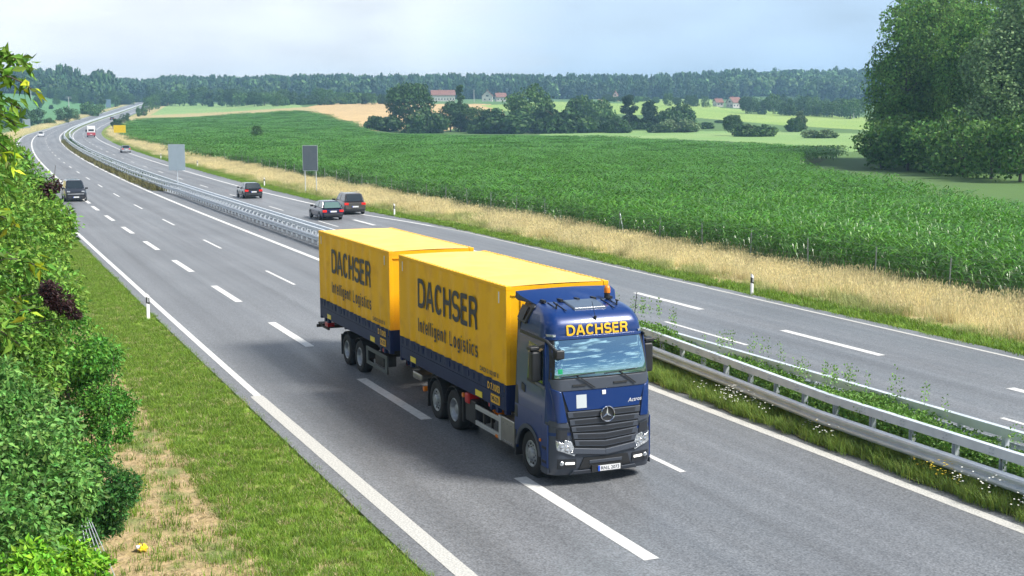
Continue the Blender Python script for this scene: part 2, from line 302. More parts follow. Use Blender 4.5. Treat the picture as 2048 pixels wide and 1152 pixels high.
# maize field outline on the ground (from places seen along its edge)
_near = [tuple(rp(s, t)[:2]) for s, t in ((-60, 20.2), (0, 20.2), (25, 20.2), (50, 20.2), (90, 20.2), (120, 20.2), (180, 20.0), (260, 19.6), (340, 19.4), (420, 20), (500, 21), (560, 24), (600, 32))]
MZP = [(262, 240), (290, 236), (450, 229), (620, 221), (700, 243), (752, 264), (900, 270), (1200, 272), (1450, 283), (1658, 291), (1606, 314), (1660, 330), (1760, 347), (2048, 396), (2500, 470)]
_far = [tuple(gp(px, py, 2.1)[0][:2]) for px, py in MZP]
_e = np.array(_far[-1]); MAIZE = _near+_far+[tuple(_e+np.array([60, 6]))]
def ground():
    # polar patchwork of faces centred under the viewpoint; every face belongs to one kind of ground
    us = np.concatenate([np.arange(-1600, -60, 25), np.arange(-60, 2110, 3.0), np.arange(2110, 4200, 30)]); ang = -np.arctan((us-1024)/CF)+CYAW
    back = np.linspace(ang[0], ang[-1]+2*math.pi, 70)[1:-1][::-1]; back = np.linspace(ang[0], ang[-1]+2*math.pi, 70)[1:-1]
    ang = np.concatenate([ang[::-1], back]); r = [0.0, 4.0]
    while r[-1] < 300: r.append(r[-1]*1.011+0.02)
    while r[-1] < 2600: r.append(r[-1]*1.009)
    r += [2800, 3200, 3800, 4500]; r = np.array(r[1:])
    A, Rr = np.meshgrid(ang, r); X = CPOS[0]+np.cos(A)*Rr; Y = CPOS[1]+np.sin(A)*Rr; Z = H(X, Y)
    V = np.stack([X, Y, Z], -1).reshape(-1, 3); n = len(ang); m = len(r)
    I = np.arange(m-1)[:, None]*n+np.arange(n)[None]; J = np.arange(m-1)[:, None]*n+(np.arange(n)[None]+1) % n
    F = np.stack([I, J, J+n, I+n], -1).reshape(-1, 4)
    C = V[F].mean(1); s, t = st_of(C[:, 0], C[:, 1]); px, py, dz = proj(C); el, er = EL(s), ER(s)
    far = dz > 250
    zone = np.zeros(len(F), int)                     # 0 meadow
    wob = (vnoise(C[:, 0], C[:, 1], 2.3, 3)-.5)*0.9+(vnoise(C[:, 0], C[:, 1], 7, 5)-.5)*1.0
    def Z_(k, c): zone[c] = k
    P = lambda poly: far & inpoly(px, py, poly)
    Z_(3, P([(600, 217), (640, 209), (690, 206), (900, 204), (1000, 210), (1010, 232), (890, 262), (750, 262), (640, 240)]))   # ripe wheat
    Z_(3, P([(1195, 198), (1290, 189.5), (1312, 193), (1245, 202), (1200, 203)]))
    Z_(3, P([(196, 179), (264, 182), (262, 187.5), (215, 186)]))
    Z_(4, P([(292, 238), (300, 224), (330, 207), (600, 210), (612, 219), (480, 229)]))                                       # pale hay field
    Z_(9, P([(255, 243), (262, 236), (292, 231), (450, 224), (612, 214), (640, 222), (450, 231), (290, 240)]))
    Z_(5, P([(860, 199), (1010, 199), (1300, 203), (1290, 207), (860, 208)]))                                               # green strip
    Z_(6, P([(960, 211), (1100, 203), (1240, 207), (1330, 196), (1420, 197), (1440, 216), (1600, 226), (1760, 237), (1760, 262), (1560, 250), (1400, 236), (1200, 226), (1010, 222)]))   # bright young crop
    Z_(4, P([(1080, 262), (1340, 262), (1500, 262), (1760, 268), (1760, 306), (1640, 300), (1450, 282), (1080, 272)]))
    Z_(7, P([(-400, 240), (-400, 186), (60, 186), (130, 184.5), (205, 187), (262, 192), (262, 204), (200, 218), (130, 235), (70, 252), (40, 246)]))   # blue-green crop, left
    w = (t > -60) & (t < 45) & (s < 1500)
    Z_(8, w & (t >= er-1.5) & (t < er+1.2+wob*.4))                                                                           # mown verge, far side
    Z_(9, w & (t >= er+1.2+wob*.4) & (t < 21.5))                                                                             # dry tall grass base
    Z_(9, (s > 230) & (s < 1300) & (t > 21) & (t < 23))
    Z_(9, (s > 100) & (s < 1300) & (t < el-1.2) & (t > el-5.5)); Z_(8, (s > 95) & (s < 1300) & (t < el+1.5) & (t >= el-1.2))
    nr = (s <= 100) & (s > -60)
    Z_(8, nr & (t < el+1.5) & (t >= el-2.45+wob*.45)); Z_(10, nr & (t < el-2.45+wob*.45) & (t > -26))
    Z_(11, inpoly(C[:, 0], C[:, 1], MAIZE))
    mats = {0: ('ground', mat('meadow', (.06, .135, .022), .9, col2=(.085, .16, .03), nscale=.03, c3=(.06, .12, .03), c3scale=.008)),
            3: ('wheat_field', mat('wheat', (.52, .37, .17), .9, col2=(.44, .31, .14), nscale=.09)),
            4: ('hay_meadow', mat('hay', (.22, .33, .10), .9, col2=(.17, .30, .08), nscale=.02)),
            5: ('clover_field', mat('clover', (.07, .16, .04), .9, col2=(.09, .19, .05), nscale=.05)),
            6: ('young_crop_field', mat('young crop', (.20, .32, .055), .9, col2=(.26, .36, .08), nscale=.015)),
            7: ('beet_field', mat('beet', (.07, .20, .06), .9, col2=(.09, .23, .08), nscale=.06)),
            8: ('mown_verge', mat('mown grass', (.13, .23, .018), .95, col2=(.21, .30, .035), nscale=1.1, c3=(.24, .21, .07), c3scale=1.9, bump=.6, bscale=14, dist=.05)),
            9: ('dry_verge', mat('dry grass base', (.46, .37, .19), .95, col2=(.30, .27, .10), nscale=.9, bump=.6, bscale=9, dist=.06)),
            10: ('dry_bank', mat('dry bank', (.46, .34, .19), .95, col2=(.33, .25, .11), nscale=2.6, c3=(.15, .19, .05), c3scale=.9, bump=1.0, bscale=7, dist=.10, detail=8)),
            11: ('field_soil', mat('field soil', (.05, .10, .02), .95, col2=(.07, .08, .03), nscale=.6))}
    for k, (nm, m_) in mats.items():
        f = F[zone == k]
        if not len(f): continue
        used, inv = np.unique(f, return_inverse=True)
        o = link(nm, np_mesh(nm, V[used], inv.reshape(-1, 4), m_, smooth=True)); tag(o, kind='structure')
ground()
# ------------------------------------------------------------------ road
def strip_mesh(name, s, ta, tb, m, dz, nt=1, skirt=0.0):
    """sheet between lateral offsets ta(s) and tb(s)"""
    s = np.asarray(s, float); ta = np.broadcast_to(ta, s.shape); tb = np.broadcast_to(tb, s.shape); rows = []; uv = []
    for k in range(nt+1):
        tt = ta+(tb-ta)*k/nt; rows.append(rp(s, tt, dz)); uv.append(np.stack([tt, s], -1))
    if skirt:
        a = rows[0].copy(); a[:, 2] -= skirt; b = rows[-1].copy(); b[:, 2] -= skirt; rows = [a]+rows+[b]; uv = [uv[0]]+uv+[uv[-1]]
    V = np.stack(rows, 1).reshape(-1, 3); n = len(s); c = len(rows)
    I = (np.arange(n-1)[:, None]*c+np.arange(c-1)[None]).ravel(); F = np.stack([I, I+1, I+c+1, I+c], -1)
    return np_mesh(name, V, F, m, smooth=not skirt, uv=np.stack(uv, 1).reshape(-1, 2))
def asphalt_mat():
    m = mat('asphalt', (.125, .13, .138), .62, spec=.5); nt = m.node_tree; N = nt.nodes.new; L = nt.links.new; b = nt.nodes['Principled BSDF']
    uv = N('ShaderNodeUVMap'); tc = N('ShaderNodeTexCoord')
    def noise(vec, sc, det=3, mp=None):
        n = N('ShaderNodeTexNoise'); n.inputs['Scale'].default_value = sc; n.inputs['Detail'].default_value = det
        if mp: q = N('ShaderNodeMapping'); q.inputs['Scale'].default_value = mp; L(vec, q.inputs[0]); vec = q.outputs[0]
        L(vec, n.inputs['Vector']); return n.outputs[0]
    def mr(v, a, b_, c, d):
        r = N('ShaderNodeMapRange'); L(v, r.inputs[0]); 
        for i, x in enumerate((a, b_, c, d)): r.inputs[i+1].default_value = x
        return r.outputs[0]
    def mul(a, c): n = N('ShaderNodeMath'); n.operation = 'MULTIPLY'; L(a, n.inputs[0]); L(c, n.inputs[1]); return n.outputs[0]
    fine = mr(noise(tc.outputs['Object'], 24, 3), .3, .7, .55, 1.5)
    grit = mr(noise(tc.outputs['Object'], 9, 5), .3, .7, .90, 1.10)
    streak = mr(noise(uv.outputs[0], 1.0, 5, (1.3, .018, 1)), .3, .7, .79, 1.16)       # worn along the lanes
    blot = mr(noise(tc.outputs['Object'], .11, 4), .3, .7, .88, 1.10)
    f = mul(mul(fine, grit), mul(streak, blot))
    mx = N('ShaderNodeMix'); mx.data_type = 'RGBA'; mx.blend_type = 'MULTIPLY'; mx.inputs[0].default_value = 1; mx.inputs[6].default_value = (.155, .162, .172, 1); L(f, mx.inputs[7])
    L(mx.outputs[2], b.inputs['Base Color'])
    bp = N('ShaderNodeBump'); bp.inputs['Strength'].default_value = .35; bp.inputs['Distance'].default_value = .008; L(noise(tc.outputs['Object'], 60, 2), bp.inputs['Height']); L(bp.outputs[0], b.inputs['Normal'])
    L(mr(noise(uv.outputs[0], 1.0, 4, (.9, .02, 1)), .3, .7, .40, .56), b.inputs['Roughness'])
    return m
M_ASPH = asphalt_mat()
ss = np.concatenate([np.arange(-55, 400, 1.5), np.arange(400, 1640, 4.0)])
road = link('road', strip_mesh('road', ss, EL(ss), ER(ss), M_ASPH, .03, nt=12, skirt=.25)); tag(road, kind='structure')
M_LINE = mat('line paint', (.66, .66, .64), .55, col2=(.50, .50, .48), nscale=9, bump=.15, bscale=50, dist=.004, fac=(.45, .75))
M_LINEW = mat('worn line paint', (.56, .55, .51), .6, col2=(.38, .38, .36), nscale=26, bump=.3, bscale=50, dist=.006, fac=(.4, .62))
def line(name, s0, s1, t, w=.25, step=2.0, m=None, label=None):
    s = np.linspace(s0, s1, max(4, int((s1-s0)/step)+1)); tt = t(s) if callable(t) else t
    o = link(name, strip_mesh(name, s, tt-w/2, tt+w/2, m or M_LINE, .036), road)
    if label: o['label'] = label
    return o
FO = lambda s: np.interp(s, [-60, 0, 55, 65, 73, 90, 115, 200], [12.75, 12.8, 13.15, 12.3, 11.3, 10.75, 10.3, 10.3])
line('edge_line', -40, 9.2, lambda s: np.interp(s, [-7, 9], [-10.40, -10.54]), .35, m=M_LINEW, label='broad worn white edge line beside the grass')
line('edge_line', 9.2, 96, lambda s: np.interp(s, [9, 40, 96], [-10.50, -10.52, -10.72]), .21)
line('edge_line', -40, 24, lambda s: 0.0*s, .3, m=M_LINEW); line('edge_line', 24, 700, lambda s: 0.0*s, .3); line('edge_line', 700, 1600, lambda s: 0.0*s, .4, step=5)
line('edge_line', 96, 640, lambda s: -7.2+0*s, .3); line('edge_line', 640, 1600, lambda s: -7.2+0*s, .4, step=5)
line('edge_line', -40, 640, lambda s: np.interp(s, [-60, 100, 200], [3.2, 3.35, 3.76]), .25); line('edge_line', 640, 1500, lambda s: 3.76+0*s, .4, step=5)
line('edge_line', -40, 60, FO, .17, m=M_LINEW); line('edge_line', 60, 640, FO, .25); line('edge_line', 640, 1500, FO, .4, step=5)
line('edge_line', 250, 560, lambda s: np.interp(s, [250, 420, 520, 560], [-10.5, -10.5, -8.2, -8.0]), .25)
for k in range(-3, 9):                                      # broad dashes of the slip lane, near carriageway
    a = -7.1+11.7*k
    if k > -3: line('lane_dash', a, a+5.75, lambda s: np.interp(s, [-10, 90], [-7.13, -7.3]), .3)
x = -20.4
for k in range(-1, 34):                                     # thin lane dashes, near carriageway
    a = -2.4+18.07*k if k <= 0 else 32.6+18.07*(k-2)
    if k == 1: a = 14.6
    line('lane_dash', a, a+6.0, lambda s: -3.72+0*s, .15 if a < 330 else .22)
for k in range(-2, 7):
    a = 7.1+11.1*k; line('lane_dash', a, a+5.5, lambda s: 9.27+0*s, .3)
for k in range(-1, 32):
    a = 10.5+17.35*k if k < 5 else 79.9+18.9*(k-4)
    line('lane_dash', a, a+5.6, lambda s: np.interp(s, [0, 80, 120], [6.35, 6.65, 6.79]), .15 if a < 250 else .22)
# median: paved where the barriers close up, grass elsewhere
M_MED = mat('median grass', (.09, .11, .028), .95, col2=(.16, .14, .05), nscale=1.1, bump=.8, bscale=10, dist=.06)
def median(s0, s1, m, name='median_strip', ta=.45, tb=2.75, step=1.0):
    s = np.arange(s0, s1+.01, step); rag = lambda s, k: .09*np.sin(s*1.9+k)+.07*np.sin(s*4.7+2*k)
    a = ta+rag(s, 1); b = tb+rag(s, 4); a[0] = a[-1] = (ta+tb)/2-.2; b[0] = b[-1] = (ta+tb)/2+.2
    o = link(name, strip_mesh(name, s, a, b, m, .055, nt=3)); return tag(o, kind='structure')
median(-45, 27, M_MED); median(113, 345, M_MED); median(362, 1600, mat('far median grass', (.13, .19, .06), .95, col2=(.2, .22, .1), nscale=.5), step=4, ta=.7, tb=3.2)
# ------------------------------------------------------------------ crash barriers
M_ZINC = mat('galvanised steel', (.64, .69, .74), .40, metal=.15, col2=(.54, .59, .64), nscale=2.5, bump=.05, bscale=30)
M_ZINCD = mat('dull zinc', (.52, .56, .60), .5, metal=.1, col2=(.44, .48, .52), nscale=3)
def sweep(name, s, tf, prof, m, parent, zb=0.0):
    s = np.asarray(s, float); n = len(prof); rows = []
    for dt, dz in prof: rows.append(rp(s, tf(s)+dt, zb+dz))
    V = np.stack(rows, 1).reshape(-1, 3); k = len(s); I = (np.arange(k-1)[:, None]*n+np.arange(n)[None]).ravel(); J = (np.arange(k-1)[:, None]*n+(np.arange(n)[None]+1) % n).ravel()
    F = np.stack([I, J, J+n, I+n], -1); caps = [np.arange(n)[None], np.arange(n)[None, ::-1]+(k-1)*n]
    me = np_mesh(name, V, [F]+caps, m)
    return link(name, me, parent)
def wprof(side, wide=1.1):
    # W-beam: closed thin section, side = direction the traffic face looks to
    o = [(0.0, 0), (.065, .035), (.08, .075), (.065, .115), (.005, .14), (.0, .155), (.005, .17), (.065, .195), (.08, .235), (.065, .275), (0, .31)]
    o = [(a, b*wide) for a, b in o]; f = [(side*a, b) for a, b in o]; bk = [(side*(a-.012), b) for a, b in o[::-1]]; return f+bk
def T1(s): return np.interp(s, [-40, -1, 3, 10, 16, 104, 116, 140, 1600], [1.15, 1.15, 1.45, 1.95, 2.0, 2.05, 1.55, 1.35, 1.5])
def T2(s): return np.interp(s, [-40, 0, 10, 16, 104, 118, 1600], [2.62, 2.5, 2.35, 2.6, 2.65, 2.75, 2.75])
def barrier(tf, side, label):
    root = empty('crash_barrier', tuple(rp(0, tf(0)))); org = np.array(root.location); tag(root, label, 'guardrail')
    sN = np.concatenate([np.arange(-40, 150, 1.0), np.arange(150, 420, 3.0)]); sF = np.arange(420, 1300, 6.0)
    def sw(nm, s, prof, m, off, zb):
        o = sweep(nm, s, lambda q: tf(q)+off, prof, m, root, zb); o.location = -org; return o
    for s_ in (sN, sF):
        if s_ is sF: continue
        sw('upper_rail', s_, [(-.07, 0), (.07, 0), (.07, .2), (-.07, .2)], M_ZINC, 0, .86)
        sw('lower_rail', s_, wprof(side), M_ZINC, side*.26, .35)
        sw('lower_rail_back', s_[::1], [(-.045, 0), (.045, 0), (.045, .12), (-.045, .12)], M_ZINCD, side*.12, .42)
    sw('far_rail', sF, [(-.12, 0), (.12, 0), (.12, .35), (-.12, .35)], M_ZINC, 0, .55)
    # posts: C-sections, 1.33 m apart near the viewpoint
    pm = MB(); pm.box(-.05, .05, -.06, -.053, -.05, .9).box(-.05, -.043, -.053, .06, -.05, .9).box(.043, .05, -.053, .06, -.05, .9); pme = pm.mesh('post', M_ZINC)
    sm = MB(); sm.box(-.03, .03, 0, .2, .44, .54); sme = sm.mesh('spacer', M_ZINCD)
    bm_ = MB(); [bm_.tube((dx, .0, z), (dx, .086*side*1.0, z), .016, n=6) for dx in (-.3, -.2) for z in (.92, 1.0)]; bme = bm_.mesh('bolts', M_ZINCD)
    s = -38.0; k = 0
    while s < 410:
        p = rp(s, float(tf(s))); o = link('post', pme, root, tuple(p-org), (0, 0, rdir(s)+(0 if side > 0 else math.pi)))
        if s < 60: q = link('spacer', sme, root, tuple(p-org), (0, 0, rdir(s)+(0 if side > 0 else math.pi)))
        if s < 20: q = link('bolts', bme, root, tuple(p-org), (0, 0, rdir(s))); q['kind'] = 'stuff'
        s += 1.36 if s < 130 else (2.7 if s < 260 else 4.0); k += 1
    s = -36.0
    while s < 60:                                             # joint sleeves of the rail sections
        j = MB(); a = rp(s, float(tf(s)))-org; b = rp(s+.28, float(tf(s+.28)))-org
        j.bar(a+np.array([0, 0, .96]), b+np.array([0, 0, .96]), .146, .206); j.build('joint_sleeve', M_ZINC, root); s += 4.08
    return root
barrier(T1, -1, 'double-beam galvanised barrier nearest the lorry, along the edge of its carriageway')
barrier(T2, 1, 'galvanised barrier on the far side of the median, its back turned to the lorry')
# ------------------------------------------------------------------ scattering of vegetation (points on real ground, instanced plants)
def proto_col(name, objs):
    c = bpy.data.collections.new(name)
    for o in objs:
        for uc in list(o.users_collection): uc.objects.unlink(o)
        c.objects.link(o)
    return c
def scatter(name, P, rz, scl, protos, label, idx=None, tilt=None):
    P = np.asarray(P, np.float32); n = len(P); me = bpy.data.meshes.new(name); me.vertices.add(n); me.vertices.foreach_set('co', P.ravel())
    rot = np.zeros((n, 3), np.float32); rot[:, 2] = rz
    if tilt is not None: rot[:, :2] = tilt
    scl = np.asarray(scl, np.float32); scl = np.stack([scl]*3, -1) if scl.ndim == 1 else scl
    for nm, a in (('rot', rot), ('scl', scl)):
        at = me.attributes.new(nm, 'FLOAT_VECTOR', 'POINT'); at.data.foreach_set('vector', a.ravel())
    at = me.attributes.new('idx', 'INT', 'POINT'); at.data.foreach_set('value', (np.random.default_rng(n).integers(0, len(protos), n) if idx is None else idx).astype(np.int32))
    o = link(name, me); tag(o, label, kind='stuff'); c = proto_col(name+'_plants', protos)
    g = bpy.data.node_groups.new(name, 'GeometryNodeTree'); g.interface.new_socket('Geometry', in_out='INPUT', socket_type='NodeSocketGeometry'); g.interface.new_socket('Geometry', in_out='OUTPUT', socket_type='NodeSocketGeometry')
    N = g.nodes.new; L = g.links.new; gi = N('NodeGroupInput'); go = N('NodeGroupOutput'); ip = N('GeometryNodeInstanceOnPoints'); ci = N('GeometryNodeCollectionInfo')
    ci.inputs['Collection'].default_value = c; ci.inputs['Separate Children'].default_value = True; ci.inputs['Reset Children'].default_value = True
    def na(nm, ty): q = N('GeometryNodeInputNamedAttribute'); q.data_type = ty; q.inputs['Name'].default_value = nm; return q.outputs[0]
    L(gi.outputs[0], ip.inputs['Points']); L(ci.outputs[0], ip.inputs['Instance']); ip.inputs['Pick Instance'].default_value = True
    L(na('idx', 'INT'), ip.inputs['Instance Index']); L(na('rot', 'FLOAT_VECTOR'), ip.inputs['Rotation']); L(na('scl', 'FLOAT_VECTOR'), ip.inputs['Scale']); L(ip.outputs[0], go.inputs[0])
    md = o.modifiers.new('scatter', 'NODES'); md.node_group = g; return o
def proto(name, V, F, m):
    o = bpy.data.objects.new(name, np_mesh(name, V, F, m)); COL.objects.link(o); return o
def blades(n, rad, h, w, lean, seed, hj=.35, seg=2, curve=1.0, square=0.0):
    """tuft of tapering grass blades"""
    r = np.random.default_rng(seed); V = []; F = []
    for i in range(n):
        a = r.uniform(0, 2*math.pi); rr = rad*math.sqrt(r.random()); x, y = (rr*math.cos(a), rr*math.sin(a)) if not square else r.uniform(-rad, rad, 2)
        hh = h*(1+hj*r.uniform(-1, 1)); b = r.uniform(0, 2*math.pi); ln = lean*r.uniform(.2, 1.2)*hh; dx, dy = math.cos(b), math.sin(b); px, py = -dy, dx; n0 = len(V)
        for k in range(seg+1):
            f = k/seg; ww = w*(1-f*.85)/2; ox = ln*f**(1+curve); V += [(x+dx*ox-px*ww, y+dy*ox-py*ww, hh*f*(1-.12*f*lean)), (x+dx*ox+px*ww, y+dy*ox+py*ww, hh*f*(1-.12*f*lean))]
        for k in range(seg): F.append((n0+2*k, n0+2*k+1, n0+2*k+3, n0+2*k+2))
    return np.array(V), np.array(F)
def pts_st(n, s0, s1, t0, t1, seed, dens=None):
    r = np.random.default_rng(seed); s = r.uniform(s0, s1, n); u = r.random(n)
    t = (t0(s) if callable(t0) else t0); t = t+((t1(s) if callable(t1) else t1)-t)*u; p = rp(s, t); p[:, 2] = H(p[:, 0], p[:, 1]); return p, s, t, r
def visible(P, m=60):
    px, py, z = proj(P); return (z > 5) & (px > -m) & (px < 2048+m) & (py < 1152+m)
# mown grass: short tufts
M_GR = mat('grass blades', (.17, .29, .022), .6, island=(.6, 1.35, .02), trans=.3, objvar=.3)
M_GD = mat('clippings', (.52, .42, .25), .8, island=(.6, 1.2, .012), trans=.2, objvar=.2)
M_GOLD = mat('dry tall grass', (.74, .66, .38), .7, island=(.65, 1.3, .018), trans=.35, objvar=.22)
def tufts(nm, cnt, m, n, rad, h, w, lean, sd=0, **k): return [proto(nm, *blades(cnt, rad, h, w, lean, sd+i, **k), m) for i in range(n)]
p, s, t, r = pts_st(15000, -12, 60, lambda s: EL(s)-2.6, lambda s: EL(s)+.05, 11); k = visible(p); p, s, t = p[k], s[k], t[k]
scatter('mown_grass', p, r.uniform(0, 6.3, len(p)), r.uniform(.6, 1.3, len(p)), tufts('grass_tuft', 26, M_GR, 3, .16, .085, .011, .9, 20)+tufts('grass_tuft', 18, M_GD, 1, .16, .06, .012, 1.5, 30), 'short mown grass', idx=(r.random(len(p))**2.2*4).astype(int))
p, s, t, r = pts_st(9000, -12, 75, lambda s: EL(s)-9, lambda s: EL(s)-2.3, 12); k = visible(p); p, s, t = p[k], s[k], t[k]; dry = vnoise(p[:, 0], p[:, 1], 1.6, 2)
scatter('dry_clippings', p, r.uniform(0, 6.3, len(p)), r.uniform(.6, 1.5, len(p)), tufts('straw_tuft', 22, M_GD, 3, .2, .07, .012, 2.2, 40)+tufts('grass_tuft', 22, M_GR, 2, .15, .12, .012, .8, 50), 'dry grass clippings', idx=np.where(dry > .80, r.integers(3, 5, len(p)), r.integers(0, 3, len(p))))
p, s, t, r = pts_st(9000, -30, 330, lambda s: ER(s)-.05, lambda s: ER(s)+1.5, 13)
scatter('verge_grass', p, r.uniform(0, 6.3, len(p)), r.uniform(.8, 1.6, len(p)), tufts('grass_tuft', 30, M_GR, 3, .25, .13, .02, .8, 60), 'green grass of the far verge')
# tall golden grass between the far verge and the maize
def wild(n, seed):   # stems with seed heads
    V, F = blades(n, .5, .85, .014, .35, seed, hj=.3, seg=3, square=1); V2, F2 = blades(n, .5, .5, .02, .6, seed+1, hj=.3, seg=2, square=1)
    r = np.random.default_rng(seed); V3 = []; F3 = []
    for i in range(n):
        top = V[i*8+6]; b = len(V3); w = .010+.008*r.random(); h = .10+.08*r.random(); a = r.uniform(0, 3.1); c, s_ = math.cos(a)*w, math.sin(a)*w; dx, dy = r.uniform(-.03, .03, 2)
        V3 += [tuple(top-[0, 0, .03]), (top[0]+c, top[1]+s_, top[2]+h*.4), (top[0]+dx, top[1]+dy, top[2]+h), (top[0]-c, top[1]-s_, top[2]+h*.4)]; F3.append((b, b+1, b+2, b+3))
    VV = np.concatenate([V, V2, V3]); FF = np.concatenate([F, F2+len(V), np.array(F3)+len(V)+len(V2)]); return VV, FF
wp = [proto('tall_grass_clump', *wild(70, 80+i), M_GOLD) for i in range(3)]+[proto('tall_grass_clump', *blades(110, .5, .62, .018, .5, 95, hj=.4, square=1), mat('pale green grass', (.36, .40, .14), .6, island=(.6, 1.35, .02), trans=.3, objvar=.3))]
n = 5200; r = np.random.default_rng(5); s = -30+(r.random(n)**1.35)*500; t = ER(s)+1.25+(r.random(n)**.85)*(20.5-ER(s)-1.25); p = rp(s, t); p[:, 2] = H(p[:, 0], p[:, 1]); g = vnoise(p[:, 0], p[:, 1], 6, 9)+.35*(t < ER(s)+3)
scatter('tall_grass', p, r.uniform(0, 6.3, n), np.stack([1+s.clip(0)/400]*2+[np.where(t < ER(s)+2.6, .30, .44)+.38*r.random(n)+.25*(vnoise(p[:, 0], p[:, 1], 4, 3)-.5)], -1), wp, 'tall golden grass with seed heads', idx=np.where((g > .84) | (t < ER(s)+2.3) & (g > .45), 3, r.integers(0, 3, n)))
n = 2600; r = np.random.default_rng(6); s = 110+(r.random(n))*700; t = EL(s)-1.0-4.5*r.random(n); p = rp(s, t); p[:, 2] = H(p[:, 0], p[:, 1])
wq = [proto('tall_grass_clump', *wild(40, 180+i), M_GOLD) for i in range(2)]
scatter('roadside_grass', p, r.uniform(0, 6.3, n), np.stack([1.3+s.clip(0)/500]*2+[.6+.4*r.random(n)], -1), wq, 'dry grass along the outside of the curve')
# median growth: long grass, leafy weeds and flowers
M_MG = mat('median long grass', (.18, .27, .04), .7, island=(.55, 1.5, .03), trans=.3, objvar=.35)
M_WEED = mat('weed leaves', (.15, .30, .05), .5, island=(.6, 1.5, .02), trans=.3, objvar=.2)
M_DAISY = mat('daisy petals', (.8, .8, .74), .6); M_YFL = mat('yellow flowers', (.75, .55, .03), .6)
def leaves(n, rad, h, size, seed, up=.4, stem=True):
    r = np.random.default_rng(seed); V = []; F = []
    for i in range(n):
        a = r.uniform(0, 6.28); rr = rad*r.random()**.5; c = np.array([rr*math.cos(a), rr*math.sin(a), h*r.random()**.8]); d = r.normal(size=3); d[2] = abs(d[2])*up; d /= np.linalg.norm(d)
        q = np.cross(d, r.normal(size=3)); q /= np.linalg.norm(q)+1e-9; sz = size*r.uniform(.6, 1.3); b = len(V); nn = np.cross(d, q)
        V += [c, c+d*sz*.5+q*sz*.27+nn*sz*.08, c+d*sz, c+d*sz*.5-q*sz*.27+nn*sz*.08]; F.append((b, b+1, b+2, b+3))
    return np.array(V), np.array(F)
med = lambda n, s0, s1, ta, tb, sd: (lambda r, s: (rp(s, np.where(np.ones(n, bool), ta(s)+(tb(s)-ta(s))*r.random(n), 0), .05), s, r))(np.random.default_rng(sd), np.random.default_rng(sd+1).uniform(s0, s1, n))
p, s, r = med(4200, -14, 26, lambda s: .42+0*s, lambda s: 2.7+0*s, 21)
lo = (p[:, 1] > 0)
scatter('median_grass', p, r.uniform(0, 6.3, len(p)), np.stack([.8+.5*r.random(len(p))]*2+[.6+.7*r.random(len(p))], -1)*(.7+.3*lo)[:, None], tufts('long_grass_tuft', 55, M_MG, 4, .2, .26, .011, .8, 70), 'long grass of the median')
p, s, r = med(520, 113, 345, lambda s: .6+0*s, lambda s: T1(s)+.2, 23)
scatter('median_grass', p, r.uniform(0, 6.3, len(p)), 1.4+.8*r.random(len(p)), tufts('long_grass_tuft', 40, mat('brown median grass', (.17, .16, .055), .8, island=(.55, 1.4, .03), trans=.3, objvar=.3), 3, .4, .3, .03, .8, 75), 'brownish grass beside the median barrier')
p, s, r = med(950, -14, 12, lambda s: T1(s)+.1, lambda s: T2(s)-.05, 25)
hh = 1.0+.75*vnoise(p[:, 0], p[:, 1], 1.5, 4)
scatter('median_weeds', p, r.uniform(0, 6.3, len(p)), np.stack([.9+.4*r.random(len(p))]*2+[hh], -1), [proto('weed', *leaves(120, .22, .62, .075, 200+i), M_WEED) for i in range(3)]+[proto('weed', *leaves(70, .08, 1.15, .06, 210), M_WEED)], 'leafy weeds growing between the two barriers', idx=np.where(r.random(len(p)) < .10, 3, r.integers(0, 3, len(p))))
p, s, r = med(260, 118, 350, lambda s: T1(s)+.1, lambda s: T2(s)-.05, 27)
scatter('median_weeds', p, r.uniform(0, 6.3, len(p)), 1.0+.3*r.random(len(p)), [proto('weed', *leaves(60, .5, .5, .16, 220+i), mat('far weeds', (.04, .10, .02), .6, island=(.6, 1.4, .02))) for i in range(2)], 'dark green shrubs between the barriers of the far median')
def flower(sd, m, k=7):
    r = np.random.default_rng(sd); V = []; F = []
    for i in range(k):
        c = np.array([r.uniform(-.15, .15), r.uniform(-.15, .15), r.uniform(.18, .42)]); b = len(V); q = .022
        V += [tuple(c+[q*math.cos(a), q*math.sin(a), .004*(-1)**j]) for j, a in enumerate(np.linspace(0, 2*math.pi, 7)[:-1])]; F.append([b+j for j in range(6)])
    return np.array(V), np.array(F)
def flowers(name, m, spots, label, sd):
    r = np.random.default_rng(sd); P = []
    for (s_, t_, rad, n_) in spots: P += [rp(s_+r.normal()*rad, min(max(t_+r.normal()*rad*.4, .55), 2.6), .08) for _ in range(n_)]
    P = np.array(P); scatter(name, P, r.uniform(0, 6, len(P)), .9+.4*r.random(len(P)), [proto('flower', *flower(sd+i, m), m) for i in range(3)], label)
flowers('daisies', M_DAISY, [(2.3, .95, .7, 16), (-3, .8, 2.5, 9), (-7, .7, 1.2, 9), (8, 1, 3, 10)], 'white daisies in the median grass', 31)
flowers('yellow_flowers', M_YFL, [(-1.2, 1.0, .35, 14), (-7.5, 1.7, .5, 26), (-5.4, .9, .5, 10)], 'yellow flowers in the median grass', 41)
